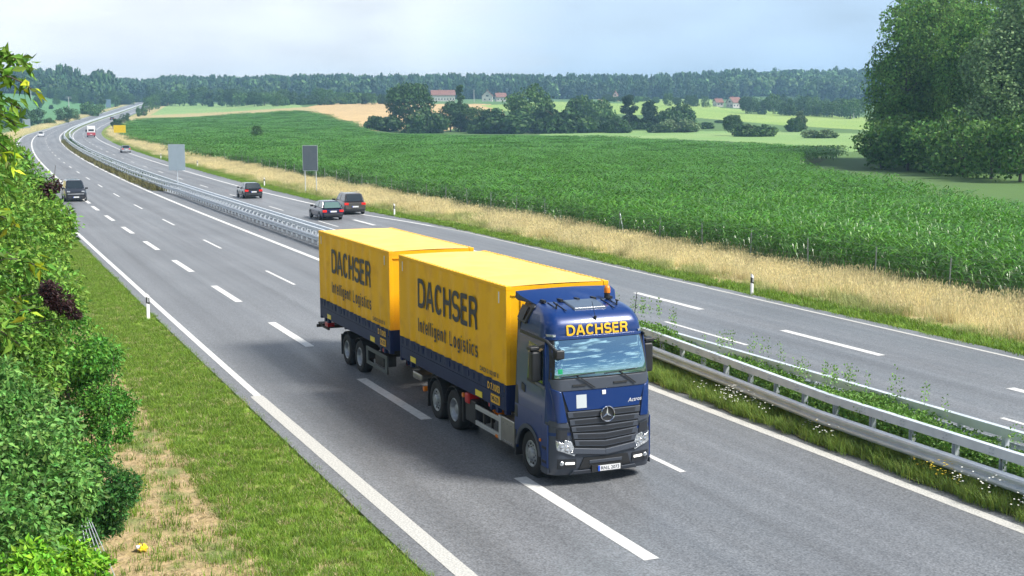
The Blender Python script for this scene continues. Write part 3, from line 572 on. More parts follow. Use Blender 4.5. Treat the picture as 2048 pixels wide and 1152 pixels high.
# ------------------------------------------------------------------ maize
M_MZ = mat('maize leaves', (.080, .225, .018), .32, island=(.55, 1.5, .012), trans=.3, objvar=.16, spec=.9)
M_TAS = mat('maize tassel', (.30, .28, .11), .8)
def maize_patch(seed, nrow, ncol, dx, dy, leafn, wide=1.0, seg=3):
    """rows of maize plants: arching leaves on a stalk"""
    r = np.random.default_rng(seed); V = []; F = []
    for i in range(nrow):
        for j in range(ncol):
            x = (i-(nrow-1)/2)*dx+r.normal()*.04; y = (j-(ncol-1)/2)*dy+r.normal()*.05; Hh = 2.15*r.uniform(.88, 1.08)
            a0 = r.uniform(0, math.pi)
            for k in range(leafn):
                f = (k+1)/leafn; z0 = Hh*(.30+.62*f); a = a0+(k % 2)*math.pi+r.normal()*.35; ln = r.uniform(.55, .85)*(1-.3*abs(f-.5)); w = .085*wide*r.uniform(.8, 1.2); rise = .33+.35*f; b = len(V)
                ca, sa = math.cos(a), math.sin(a)
                for q in range(seg+1):
                    g = q/seg; rr = ln*g; zz = z0+ln*(rise*1.6*g-1.35*g*g*(1.15-.5*f)); ww = w*(.55+1.1*g-1.6*g*g if g < 1 else .05)/1.0; tw = .25*math.sin(3*g+k)
                    V += [(x+ca*rr-sa*ww/2, y+sa*rr+ca*ww/2, zz+tw*ww), (x+ca*rr+sa*ww/2, y+sa*rr-ca*ww/2, zz-tw*ww)]
                for q in range(seg): F.append((b+2*q, b+2*q+1, b+2*q+3, b+2*q+2))
    return np.array(V), np.array(F)
def maize():
    xs, ys = zip(*MAIZE); x0, x1, y0, y1 = min(xs), max(xs), min(ys), max(ys); levels = []
    # three sizes of patch: near, middle, far
    specs = [(0, 95, 1.5, 1.0, 2, 5, .75, .2, 7, 1.0, 3), (95, 210, 3.0, 2.2, 4, 8, .75, .27, 5, 1.5, 2), (210, 900, 6.0, 5.0, 8, 9, .75, .55, 4, 2.6, 2)]
    for li, (d0, d1, px_, py_, nr, nc, dx, dy, lf, wd, sg) in enumerate(specs):
        A, B = np.meshgrid(np.arange(x0, x1, px_), np.arange(y0, y1, py_)); r = np.random.default_rng(li+90); A = A.ravel(); B = B.ravel(); D = (A-CPOS[0])*FH[0]+(B-CPOS[1])*FH[1]
        k = (D >= d0) & (D < d1) & (A < 60); A, B = A[k], B[k]; k = inpoly(A, B, MAIZE)
        if li < 2:   # keep patches wholly inside
            for ox, oy in ((px_/2, py_/2), (-px_/2, py_/2), (px_/2, -py_/2), (-px_/2, -py_/2)): k &= inpoly(A+ox, B+oy, MAIZE)
        A, B = A[k], B[k]; P = np.stack([A, B, H(A, B)], -1); v = visible(P+[0, 0, 1], 160); P = P[v]; n = len(P)
        P[:, 0] += r.uniform(-.5, .5, n)*(1, 1.6, 3.0)[li]*.6; P[:, 1] += r.uniform(-.5, .5, n)*(.6, 1.2, 2.6)[li]; hs = .86+.22*vnoise(P[:, 0], P[:, 1], 14, 8)+.06*r.random(n)
        pr = [proto('maize_patch', *maize_patch(300+li*10+i, nr, nc, dx, dy, lf, wd, sg), M_MZ) for i in range(4)]
        scatter('maize_field', P, (r.random(n) < .5)*math.pi+r.uniform(-.06, .06, n)*(1, 2, 52)[li], np.stack([np.ones(n), np.ones(n), hs], -1), pr, ['green maize nearest the road', 'maize in the middle of the field', 'maize in the far part of the field'][li])
        print('maize', li, n)
maize()
# ------------------------------------------------------------------ trees
M_BARK = mat('bark', (.10, .08, .06), .9, col2=(.06, .05, .04), nscale=6, bump=.6, bscale=12)
def leafmat(name, c, var=(.6, 1.4, .015), tr=.2, ov=.12): return mat(name, c, .62, island=var, trans=tr, objvar=ov, spec=.3)
M_L1 = leafmat('oak foliage', (.045, .105, .022)); M_L2 = leafmat('ash foliage', (.070, .145, .030)); M_L3 = leafmat('willow foliage', (.13, .20, .08)); M_LP = leafmat('pine foliage', (.028, .068, .026)); M_L4 = leafmat('lime foliage', (.075, .165, .035))
def crown_pts(lobes, n, seed, jitter=.25, deep=.25):
    """points and outward directions on the surfaces of ellipsoidal lobes (cx,cy,cz,rx,ry,rz)"""
    r = np.random.default_rng(seed); L = np.array(lobes, float); a = (L[:, 3]*L[:, 5])**1.0; a = a/a.sum(); k = r.choice(len(L), n, p=a)
    d = r.normal(size=(n, 3)); d /= np.linalg.norm(d, axis=1)[:, None]; rad = 1-deep*r.random(n)**1.5+jitter*.3*r.normal(size=n)
    P = L[k, :3]+d*L[k, 3:6]*rad[:, None]
    return P, d, r
def quads(P, d, size, r, flat=.5, asp=.75, jit=.7):
    """leaf clumps: quads facing roughly outward"""
    n = len(P); nrm = d+r.normal(size=(n, 3))*jit; nrm /= np.linalg.norm(nrm, axis=1)[:, None]; t = np.cross(nrm, r.normal(size=(n, 3))); t /= np.linalg.norm(t, axis=1)[:, None]+1e-9; b = np.cross(nrm, t)
    s = (size*(.6+.8*r.random(n)))[:, None]; e = s*asp*.5; s = s*.5; k = .35*s
    V = np.stack([P-t*s, P-b*e+nrm*k*.4, P+t*s, P+b*e-nrm*k*.2], 1).reshape(-1, 3); F = np.arange(4*n).reshape(-1, 4); return V, F
def lobes_for(kind, seed):
    r = np.random.default_rng(seed); L = []
    if kind in ('broad', 'big'):
        m = 26 if kind == 'broad' else 38
        L.append((0, 0, .52, .36, .36, .38))
        for i in range(m):
            z = r.uniform(.04, .93); w = .46*math.sin(math.pi*min(max((z+.12)/1.12, 0), 1))**.55; a = r.uniform(0, 6.28); rr = w*r.uniform(.55, 1.0)
            q = r.uniform(.10, .19) if kind == 'broad' else r.uniform(.12, .20); L.append((rr*math.cos(a)*.85, rr*math.sin(a)*.85, z, q, q, q*r.uniform(.7, 1.0)))
    if kind == 'bush':
        L.append((0, 0, .35, .36, .36, .4))
        for i in range(18):
            a = r.uniform(0, 6.28); z = r.uniform(.12, .82); w = .45*math.sqrt(max(1-(z/.98)**2, .05)); rr = w*r.uniform(.5, 1); q = r.uniform(.10, .17); L.append((rr*math.cos(a), rr*math.sin(a), z, q, q, q*1.1))
    if kind == 'slim':
        for i in range(26):
            z = r.uniform(.12, .95); w = .42*(1-z)**.6*min(1, z*4)**.5; a = r.uniform(0, 6.28); rr = w*r.uniform(.3, 1); q = r.uniform(.12, .17)*(1.2-z*.6); L.append((rr*math.cos(a), rr*math.sin(a), z, q, q, q*.8))
    if kind == 'pine':
        for i in range(34):
            z = r.uniform(.30, .95); w = .42*(1.05-z)**.45; a = r.uniform(0, 6.28); rr = w*r.uniform(.2, 1); q = r.uniform(.10, .17); L.append((rr*math.cos(a), rr*math.sin(a), z, q*1.15, q*1.15, q*.7))
    if kind == 'cone':
        for i in range(26):
            z = (i+.5)/26*.92+.06; w = .40*(1-z)**.85; a = i*2.4; q = max(.05, w*.6); L.append((w*.5*math.cos(a), w*.5*math.sin(a), z, q, q, q*.32))
    if kind == 'mast':
        for i in range(16): a = r.uniform(0, 6.28); z = r.uniform(.35, .85); L.append((.3*math.cos(a)*r.random(), .3*math.sin(a)*r.random(), z, .17, .17, .14))
    return L
PROT = {}
def tree_proto(kind, i, m, n, size, jitter=.3, asp=1.0):
    asp = max(.5, round(asp*2)/2); key = (kind, i, m.name, asp)
    if key not in PROT:
        Lb_ = np.array(lobes_for(kind, 10*i+len(kind))); Lb_[:, 2] *= asp; big_ = Lb_[:, 3] > .3; Lb_[:, 5] *= np.where(big_, asp, 1.0)
        P, d, r = crown_pts(Lb_, n, i+50, jitter); P[:, 2] = np.maximum(P[:, 2], .0)*asp/np.quantile(P[:, 2], .997); P[:, :2] *= (.5/np.quantile(np.abs(P[:, 0]), .985) if kind in ('broad', 'big', 'bush') else 1.0); cr = np_mesh('crown', *quads(P, d, size, r), m)
        t = MB(); k_ = asp; top = {'broad': .6, 'big': .6, 'bush': .35, 'slim': .8, 'pine': .9, 'cone': .9, 'mast': .8}[kind]; t.tube((0, 0, -.06), (0, 0, .3*k_), .028, .02, n=7).tube((0, 0, .3*k_), (0, 0, top*k_), .02, .006, n=6)
        rr = random.Random(i)
        for k in range(7 if kind != 'bush' else 5):
            a = rr.uniform(0, 6.28); z0 = rr.uniform(.15 if kind in ('bush', 'broad', 'big') else .35, .55)*k_; q = rr.uniform(.2, .36); t.tube((0, 0, z0), (q*math.cos(a), q*math.sin(a), z0+rr.uniform(.1, .3)), .012, .003, n=5)
        PROT[key] = (cr, t.mesh('trunk', M_BARK))
    return PROT[key]
def put_tree(name, p, w, h, kind, i, m, label, group=None, n=2600, size=.045, cat='tree', sink=.02):
    asp = max(.5, round(h/w*2)/2); cr, tr = tree_proto(kind, i, m, n, size, asp=h/w); o = empty(name, (p[0], p[1], p[2]-sink*h), random.uniform(0, 6.28)); tag(o, label, cat, group)
    for nm, me in (('crown', cr), ('trunk', tr)):
        c = link(nm, me, o); c.scale = (w, w, h/asp)
    return o
def px_tree(name, px, base, top, wpx, kind, i, m, label, group=None, D=None, **k):
    if D is None: p, D_ = gp(px, base)
    else: p = unproj(px, base, D); p[2] = float(H(p[0], p[1])); D_ = D
    z = proj(p)[2]; yb = proj(p)[1]; h = (yb-top)*z/CF; w = wpx*z/CF*1.05
    return put_tree(name, p, w, h*1.0, kind, i, m, label, group, **k)
T = px_tree
G = 'trees and bushes of the copse behind the maize'
copse = [
 ('oak_tree', 819, 268, 167, 82, 'broad', 0, M_L1, 'large dark round tree at the left end of the copse, tallest there'),
 ('shrub', 771, 266, 232, 56, 'bush', 0, M_L1, 'low dark bush at the far left foot of the copse'),
 ('shrub', 852, 269, 224, 62, 'bush', 1, M_L1, 'broad dark bush under the right side of the large left tree of the copse'),
 ('slim_tree', 922, 264, 170, 44, 'slim', 0, M_L2, 'slim pointed tree rising between the two large round trees of the copse'),
 ('tree', 901, 266, 203, 52, 'broad', 1, M_L1, 'medium tree just left of the slim pointed tree of the copse'),
 ('tree', 945, 266, 213, 54, 'broad', 2, M_L2, 'medium tree just right of the slim pointed tree of the copse'),
 ('oak_tree', 1055, 266, 170, 84, 'broad', 3, M_L2, 'large broad-crowned tree in the middle of the copse, tallest there'),
 ('shrub', 1008, 268, 219, 92, 'bush', 2, M_L1, 'wide dark bush before the large middle tree of the copse'),
 ('shrub', 972, 268, 233, 48, 'bush', 1, M_L2, 'small bush left of the wide bush in the middle of the copse'),
 ('slim_tree', 1104, 250, 193, 26, 'slim', 1, M_LP, 'small dark upright tree right behind the large middle tree of the copse'),
 ('shrub', 1120, 269, 216, 80, 'bush', 3, M_L1, 'dark domed bush at the right of the large middle tree of the copse'),
 ('shrub', 1163, 268, 234, 52, 'bush', 0, M_L2, 'pale green round bush in front of the right part of the copse'),
 ('tree', 1178, 256, 193, 80, 'broad', 4, M_L2, 'wide flat-topped tree standing back behind the pale round bush'),
 ('shrub', 1196, 268, 252, 34, 'bush', 2, M_L2, 'small low bush right of the pale round bush'),
 ('pine_tree', 1258, 262, 190, 40, 'pine', 0, M_LP, 'left one of two dark pines beside each other'),
 ('pine_tree', 1299, 262, 201, 42, 'pine', 1, M_LP, 'right one of two dark pines beside each other'),
 ('tree', 1350, 262, 209, 68, 'broad', 5, M_L1, 'round dark green tree right of the two pines'),
 ('shrub', 1242, 271, 243, 36, 'bush', 3, M_L1, 'dark bush on the meadow in front of the left pine'),
 ('shrub', 1354, 275, 239, 62, 'bush', 1, M_L3, 'pale grey-green domed willow bush with a dark hollow at its foot'),
 ('shrub', 1317, 274, 249, 32, 'bush', 0, M_L1, 'small dark bush touching the left of the pale domed willow bush'),
 ('shrub', 1402, 263, 245, 46, 'bush', 2, M_L1, 'low dark bush right behind the pale domed willow bush'),
 ('shrub', 1280, 262, 235, 40, 'bush', 3, M_L1, 'dark undergrowth bush between the trunks of the two pines'),
 ('shrub', 1225, 264, 232, 44, 'bush', 1, M_L1, 'dark bush left of the pines, under the wide flat-topped tree'),
 ('tree', 1464, 271, 230, 34, 'broad', 0, M_L1, 'single small round tree on the open meadow right of the copse'),
 ('shrub', 1511, 272, 248, 58, 'bush', 3, M_L2, 'low wide bush just right of the single small meadow tree'),
 ('tree', 1600, 262, 222, 38, 'slim', 0, M_L3, 'pale feathery tree standing alone before the far fields'),
 ('shrub', 1590, 263, 236, 24, 'bush', 0, M_L1, 'dark bush at the foot of the pale feathery tree'),
 ('shrub', 1640, 275, 259, 54, 'bush', 2, M_L3, 'low grey-green bush patch nearest the tip of the maize field'),
 ('shrub', 1440, 250, 240, 14, 'bush', 1, M_L1, 'tiny dark bush in the field above the single meadow tree')]
for nm, px, b, t, w, kd, i, m, lb in copse:
    # stand on the ground just behind the field edge; the maize hides their feet
    D = 545 if px < 1230 else (520 if b > 268 else 560)
    if px > 1440: D = None
    if kd == 'bush': w *= 1.15; b += 1
    if 'standing back' in lb or 'right behind the large' in lb: D = 610
    if nm == 'shrub' and D and px < 1230: D = 528
    if lb.startswith('tiny'): D = 640
    T(nm, px, b, t, w*(1.08 if kd != 'bush' else 1.15), kd, i, m, lb, G, D=D, cat='bush' if nm == 'shrub' else 'tree', n=5200 if kd != 'bush' else 3600, size=.055 if kd != 'bush' else .075)
_p, _D = gp(514, 270, 2.1); put_tree('shrub', _p, 24*_D/CF, 19*_D/CF+2.0, 'broad', 0, M_L2, 'lone small bush standing in the middle of the maize', cat='bush', n=1600, size=.09, sink=0)
left = [(78, 216, 193, 19, 'broad', 0, M_L1, 'small round-headed tree on the green slope at the far left', 'tree'), (113, 210, 195, 13, 'broad', 1, M_L2, 'small tree on the green slope, right of the round-headed one', 'tree'),
 (102, 218, 210, 10, 'bush', 0, M_LP, 'tiny dark bush between the small trees on the green slope', 'bush'), (149, 208, 191, 11, 'broad', 2, M_L2, 'thin tree on the green slope right of the utility pole', 'tree'),
 (127, 245, 212, 31, 'broad', 3, M_L1, 'wide dark tree beside the curve, below the utility pole', 'tree'), (150, 240, 217, 18, 'bush', 1, M_L2, 'lighter bush between two wide dark roadside trees', 'bush'),
 (179, 232, 204, 36, 'broad', 4, M_L4, 'widest dark tree on the outside of the curve', 'tree'), (197, 228, 207, 19, 'broad', 5, M_L2, 'small tree between the widest tree and the tall oval tree', 'tree'),
 (206, 220, 186, 19, 'slim', 0, M_L1, 'tall oval tree just left of the blue-grey sign', 'tree'), (231, 214, 191, 20, 'broad', 0, M_L4, 'round tree just right of the blue-grey sign', 'tree'),
 (251, 209, 197, 26, 'bush', 2, M_L1, 'roadside bush up the hill beyond the blue-grey sign', 'bush'), (268, 205, 189, 20, 'broad', 1, M_L1, 'last roadside tree on the left before the crest', 'tree'),
 (75, 250, 217, 27, 'broad', 2, M_LP, 'dark tree behind the grey board sign at the left', 'tree'), (52, 252, 214, 34, 'broad', 3, M_L1, 'broad tree above the grey board sign at the left', 'tree'), (22, 256, 212, 36, 'broad', 4, M_L1, 'dark tree at the left edge, half behind the near leaves', 'tree'), (-10, 258, 210, 40, 'broad', 5, M_L1, 'tree beyond the left edge of the view', 'tree'),
 (98, 250, 236, 20, 'bush', 3, M_L2, 'low light bush right of the dark tree at the grey board sign', 'bush'),
 (234, 257, 237, 18, 'bush', 0, M_L1, 'dark tree peeping over the yellow sign', 'tree'), (250, 246, 226, 18, 'bush', 3, M_L1, 'ball-shaped tree just above and right of the yellow sign', 'tree'), (277, 233, 213, 15, 'slim', 1, M_L4, 'front small oval tree of the row right of the road', 'tree'),
 (288, 232, 208, 18, 'slim', 0, M_L4, 'second oval tree of the row right of the road', 'tree'), (299, 224, 193, 21, 'broad', 1, M_L4, 'third and taller tree of the row right of the road', 'tree'), (311, 218, 189, 20, 'broad', 2, M_L4, 'fourth tree of the row right of the road', 'tree'), (323, 211, 186, 22, 'broad', 3, M_L4, 'fifth tree of the row, where it meets the tree belt', 'tree')]
for px, b, t, w, kd, i, m, lb, ct in left: T('roadside_tree' if ct == 'tree' else 'roadside_bush', px, b, t, w*1.1, kd, i, m, lb, cat=ct, n=1800, size=.07)
r = random.Random(3)
ORD = ['first', 'second', 'third', 'fourth', 'fifth', 'sixth', 'seventh', 'eighth', 'ninth', 'tenth', 'eleventh', 'twelfth', 'thirteenth', 'fourteenth', 'fifteenth', 'sixteenth', 'seventeenth', 'eighteenth', 'nineteenth', 'twentieth', 'twenty-first', 'twenty-second', 'twenty-third', 'twenty-fourth']
def belt(specs, group, label, name='belt_tree'):
    for (x0, x1, b0, b1, h0, h1, w0, w1, n, row, *DD) in specs:
        kinds = {'broad': 'round', 'bush': 'low bushy', 'slim': 'pointed'}
        for k in range(n):
            f = (k+.5)/n; px = x0+(x1-x0)*f+r.uniform(-.3, .3)*(x1-x0)/n; b = b0+(b1-b0)*f+r.uniform(-1.5, 1.5); kd = r.choice(['broad', 'broad', 'bush', 'slim'])
            T(name, px, b, b-r.uniform(h0, h1), r.uniform(w0, w1), kd, r.randrange(2), r.choice([M_L4, M_L2, M_L1]), '%s tree, %s from left %s, %s' % (kinds[kd], ORD[k], row, label), group, D=(DD[0] if DD else None), n=1500, size=.085)
belt([(300, 560, 211, 213, 24, 40, 26, 36, 14, 'in front row'), (340, 740, 204, 208, 20, 32, 22, 32, 22, 'in back row'), (560, 775, 211, 207, 13, 24, 20, 28, 12, 'in right part')], 'trees of the belt beyond the pale hay field', 'belt behind hay field')
belt([(1482, 1724, 226, 238, 26, 40, 26, 38, 13, 'in front line'), (1500, 1724, 216, 226, 22, 32, 22, 32, 11, 'in back line')], 'trees of the row above the bright crop field', 'tree row along bright crop')
belt([(1325, 1425, 211, 214, 16, 26, 16, 26, 5, 'right of the far pines'), (1200, 1320, 203, 205, 10, 16, 14, 20, 6, 'above the two pines'), (1560, 1700, 210, 214, 14, 20, 14, 22, 7, 'behind the long tree row')], 'trees around the distant village', 'distant village')
belt([(60, 200, 187, 186, 8, 13, 12, 18, 12, 'in left part', 1095), (205, 262, 190, 194, 7, 11, 11, 17, 8, 'in right part', 1120)], 'hedge trees above the green slope', 'hedge above green slope')
# forest on the hills: a mass nobody can count
def forest():
    pr = []
    mb = leafmat('forest broadleaf', (.055, .125, .036), (.6, 1.45, .02), .1, .4); mc = leafmat('forest conifer', (.028, .070, .034), (.6, 1.4, .01), .05, .25)
    for i in range(4):
        P, d, q = crown_pts(lobes_for('broad', 60+i), 420, i, .3); pr.append(proto('forest_tree', *quads(P*[1, 1, 1], d, .17, q, jit=.35), mb))
    for i in range(3):
        P, d, q = crown_pts(lobes_for('cone', 70+i), 260, i, .3); pr.append(proto('forest_conifer', *quads(P, d, .12, q, jit=.4), mc))
    ml = leafmat('forest light broadleaf', (.10, .19, .06), (.6, 1.45, .02), .1, .35)
    for i in range(2):
        P, d, q = crown_pts(lobes_for('broad', 66+i), 420, i, .3); pr.append(proto('forest_tree_light', *quads(P, d, .17, q, jit=.35), ml))
    q = np.random.default_rng(44); P = []; S = []; I = []
    def area(n, px0, px1, D0, D1, h0, h1, con, pw=1.0, lt=.12):
        px = q.uniform(px0, px1, n); D = D0+(D1-D0)*q.random(n)**pw; lat = (px-1024)/CF*D; X = CPOS[0]+FH[0]*D+RH[0]*lat; Y = CPOS[1]+FH[1]*D+RH[1]*lat
        for x, y, z in zip(X, Y, H(X, Y)):
            c = q.random() < con; hh = q.uniform(h0, h1)*(1.12 if c else 1); P.append((x, y, z-.5)); S.append((hh*(.42 if c else q.uniform(.8, 1.15)),)*2+(hh,)); I.append(5+q.integers(0, 3)-1 if c else (q.integers(7, 9) if q.random() < lt else q.integers(0, 4)))
    area(750, -60, 200, 1115, 1300, 12, 18, .12, 1.3); area(420, 190, 330, 1310, 1450, 13, 19, .12, 1.3); area(420, -60, 200, 1300, 1420, 16, 22, .6); area(260, 190, 420, 1450, 1520, 17, 22, .6)
    area(800, 290, 800, 1290, 1470, 11, 20, .10, 1.3); area(1400, 330, 1500, 1460, 1580, 19, 25, .65)
    area(850, 790, 1480, 1310, 1480, 11, 20, .15, 1.3)
    area(1500, 1425, 2050, 1400, 1720, 13, 23, .06, 1.0, .5)
    area(420, 1600, 2050, 1250, 1400, 14, 20, .05, 1.0, .4)
    area(14, 130, 240, 1190, 1230, 24, 27, 1.0)
    scatter('forest', P, q.uniform(0, 6.28, len(P)), np.array(S), pr, 'mixed forest covering the hills on the horizon', idx=np.array(I))
forest()
# ------------------------------------------------------------------ the tall wood at the right
MW1 = leafmat('wood foliage dark', (.125, .245, .05), (.4, 1.8, .02), .45, .1); MW2 = leafmat('wood foliage light', (.155, .275, .055), (.4, 1.7, .02), .45, .1); MW3 = leafmat('whitebeam foliage', (.19, .30, .12), (.5, 1.5, .015), .25, .05)
MW4 = leafmat('undergrowth foliage', (.085, .18, .036), (.4, 1.7, .02), .3, .1)
wood = [(1806, 343, 198, 152, 25.5, 'big', 0, MW1, 'leftmost dark tree of the tall wood, its crown hanging over the meadow'), (1790, 338, 212, 120, 27, 'slim', 3, MW1, 'slim tall tree behind the leftmost tree of the wood'), (1862, 350, 200, 150, 27, 'big', 1, MW2, 'yellowish green tree second from the left of the wood'),
 (1930, 356, 190, 150, 24, 'big', 2, MW1, 'dark tree in the middle front of the wood'), (1975, 352, 212, 190, 31, 'big', 0, MW2, 'tall light tree behind the middle front of the wood'), (1830, 346, 206, 130, 22, 'big', 2, MW1, 'dark rounded tree between the two leftmost trees of the wood'), (1900, 352, 204, 140, 20, 'big', 3, MW1, 'lower dark tree filling the gap right of the yellowish one'), (1960, 360, 186, 150, 18, 'big', 1, MW2, 'lower light tree left of the pale silvery one'), (1995, 366, 176, 170, 21, 'big', 3, MW3, 'pale silvery tree near the right edge in front of the wood'),
 (2060, 372, 178, 200, 29, 'big', 1, MW3, 'tall pale tree cut by the right edge of the view'), (2120, 380, 176, 200, 26, 'big', 2, MW1, 'dark tree of the wood beyond the right edge'), (2200, 392, 172, 200, 27, 'big', 0, MW2, 'light tree of the wood farther beyond the right edge'), (1880, 345, 222, 180, 32, 'big', 3, MW1, 'tall dark tree at the back of the wood'), (2060, 352, 222, 200, 33, 'big', 2, MW1, 'tall dark tree at the back right of the wood'),
 (2300, 400, 172, 210, 28, 'big', 1, MW1, 'tree of the wood well outside the right edge')]
for px, b, D, w, h, kd, i, m, lb in wood:
    p = unproj(px, b, D); p[2] = float(H(p[0], p[1])); put_tree('wood_tree', p, w*D/CF*1.0, h, kd, i, m, lb, 'trees of the tall wood', n=16000, size=.034, sink=.03)
for k, (px, b, w, h) in enumerate([(1762, 335, 60, 6.5), (1815, 339, 64, 8.0), (1872, 344, 66, 7.0), (1926, 350, 66, 8.5), (1982, 356, 66, 7.0), (2040, 362, 70, 8.0)]):
    p, D = gp(px, b+2); put_tree('edge_shrub', p, w*1.9*D/CF, h, 'broad', k % 4, MW4, 'leafy shrub at the foot of the tall wood, %s from the left' % ORD[k], 'shrubs along the foot of the tall wood', n=2600, size=.06, cat='bush')
# ------------------------------------------------------------------ shrubs on the near left bank: real leaves
def leafgeo(P, d, size, r, jit=.8, asp=.52, droop=.25):
    n = len(P); ax = d*.6+r.normal(size=(n, 3))*.6; ax[:, 2] -= droop; ax /= np.linalg.norm(ax, axis=1)[:, None]; nrm = d+np.array([0, 0, .6])+r.normal(size=(n, 3))*jit*.6; b = np.cross(ax, nrm); b /= np.linalg.norm(b, axis=1)[:, None]+1e-9; nn = np.cross(b, ax)
    s = (size*1.25*(.6+.7*r.random(n)))[:, None]; w = s*asp*.5; V = np.stack([P, P+ax*s*.38+b*w+nn*s*.08, P+ax*s+nn*s*-.05, P+ax*s*.38-b*w+nn*s*.08, P+ax*s*.45-nn*s*.02], 1).reshape(-1, 3); k = np.arange(n)*5
    F = np.concatenate([np.stack([k, k+1, k+2, k+4], -1), np.stack([k, k+4, k+2, k+3], -1)]); return V, F
def shrub(name, label, blobs, m, nleaf, size, seed, cat='bush', stems=True, droop=.25, twig=.15, sub=7):
    """blobs: (px, py, D, radius m, squash) seen in the photo; built at their place in space"""
    rr = np.random.default_rng(seed); L = []; cs = []
    for (px, py, D, rad, sq) in blobs:
        c = unproj(px, py, D); cs.append(c); L.append((*c, rad*.8, rad*.8, rad*sq*.8))
        for k in range(sub):
            d = rr.normal(size=3); d /= np.linalg.norm(d); q = rad*rr.uniform(.28, .42); L.append((*(c+d*np.array([rad, rad, rad*sq])*.72), q, q, q*.8))
    base = np.mean(cs, 0); base[2] = float(H(base[0], base[1])); L = np.array(L); P, d, r_ = crown_pts(L, nleaf, seed, .5, .35); gz = H(P[:, 0], P[:, 1]); P = P[P[:, 2] > gz+.05]; d = d[:len(P)]; 
    V, F = leafgeo(P, d, size, r_, droop=droop); o = empty(name, tuple(base)); tag(o, label, cat); link('foliage', np_mesh('foliage', V-base, F, m), o)
    st = MB(base)
    if not stems:
        for c in cs: st.tube(tuple(c-RT*1.3+FW*.5-[0, 0, .25]), tuple(c+RT*.1), .014, .004, n=5)
    for c in (cs if stems else []):
        for k in range(2): 
            e = c+rr.normal(size=3)*.15; mid = (base+e)/2+rr.normal(size=3)*.08; st.tube(tuple(base+rr.normal(size=3)*[.15, .15, 0]-[0, 0, .1]), tuple(mid), .03, .02, n=6).tube(tuple(mid), tuple(e), .02, .006, n=5)
    st.build('stem', M_BARK, o); return o
def smat(n, c, c2=None, var=(.4, 1.7, .025), tr=.3): return mat(n, c, .55, island=var, trans=tr, spec=.3, col2=c2, nscale=1.3)
MS1 = smat('privet leaves', (.055, .165, .03), (.035, .12, .022)); MS2 = smat('dogwood leaves', (.17, .34, .085), (.10, .25, .045)); MS3 = smat('young leaves', (.20, .42, .03), (.14, .34, .02)); MS4 = smat('hornbeam leaves', (.19, .34, .05), (.11, .26, .04)); MS5 = smat('dark red leaves', (.045, .018, .020), (.06, .03, .03)); MS6 = smat('cherry leaves', (.10, .24, .035), (.17, .29, .03), tr=.35); MS7 = smat('yellow tip leaves', (.42, .50, .03), tr=.3)
shrub('privet_shrub', 'dark green round shrub nearest the dry bank, low in the left corner', [(205, 985, 22, .60, 1.1), (165, 1010, 22, .5, 1.1), (250, 975, 22.3, .34, .9), (210, 1035, 22, .40, .7), (165, 1065, 21.5, .45, .8)], MS1, 10500, .062, 1, stems=False)
shrub('privet_shrub', 'bright green spreading shrub above the dark round one, reaching over the bank', [(150, 800, 26, 1.15, .9), (215, 810, 26, .55, .8), (190, 720, 26, .65, .9), (120, 690, 25, .9, .9), (230, 860, 25, .35, .8), (195, 905, 24.6, .40, .7), (150, 930, 24.3, .5, .9)], smat('bright shrub leaves', (.11, .29, .035), (.075, .22, .03)), 24000, .066, 2)
shrub('dogwood_shrub', 'grey-green leafy shrub filling the bottom left corner', [(40, 880, 18, .8, 1.0), (80, 960, 17, .75, 1.1), (20, 1060, 16, .8, 1), (100, 1060, 17, .5, 1), (-60, 950, 17, 1.0, 1), (0, 800, 18.5, .6, 1)], MS2, 27000, .075, 3)
shrub('young_shrub', 'fresh light green growth along the very bottom of the left corner', [(130, 1120, 16.5, .42, .8), (185, 1140, 17, .30, .8), (60, 1160, 15, .5, .8)], MS3, 5200, .075, 4)
shrub('hornbeam_shrub', 'tall mid green shrub at the left edge below the young twigs', [(40, 620, 21, 1.0, 1.1), (80, 560, 22, .75, 1.0), (10, 520, 21, .9, 1.1), (50, 450, 23, .85, 1), (-50, 700, 20, 1.1, 1.2), (90, 470, 24, .6, .9), (60, 730, 21, .6, 1)], MS4, 27000, .078, 5)
shrub('hedge_shrub', 'loose shrub at the left whose twigs hang before the dark van', [(20, 385, 30, .95, .9), (62, 405, 31, .55, .8), (0, 335, 29, .75, 1), (98, 432, 31, .33, .7), (92, 372, 31, .22, .6), (35, 318, 30, .36, 1), (50, 455, 30, .75, 1), (-40, 400, 28, 1.2, 1.2), (108, 492, 31, .26, .6), (80, 470, 30, .4, .7), (118, 410, 31, .16, .6)], MS4, 13500, .095, 6)
shrub('red_leaved_shrub', 'dark red-leaved branch hanging out over the grass', [(124, 602, 19.3, .22, .7), (148, 628, 19.3, .11, .6), (100, 578, 19.3, .18, .8)], MS5, 2300, .045, 7, stems=False)
shrub('red_leaved_shrub', 'small dark red twigs beside the dark van', [(104, 368, 28, .20, .8), (112, 442, 28, .22, .7), (92, 385, 28, .2, .7)], MS5, 800, .065, 8, stems=False)
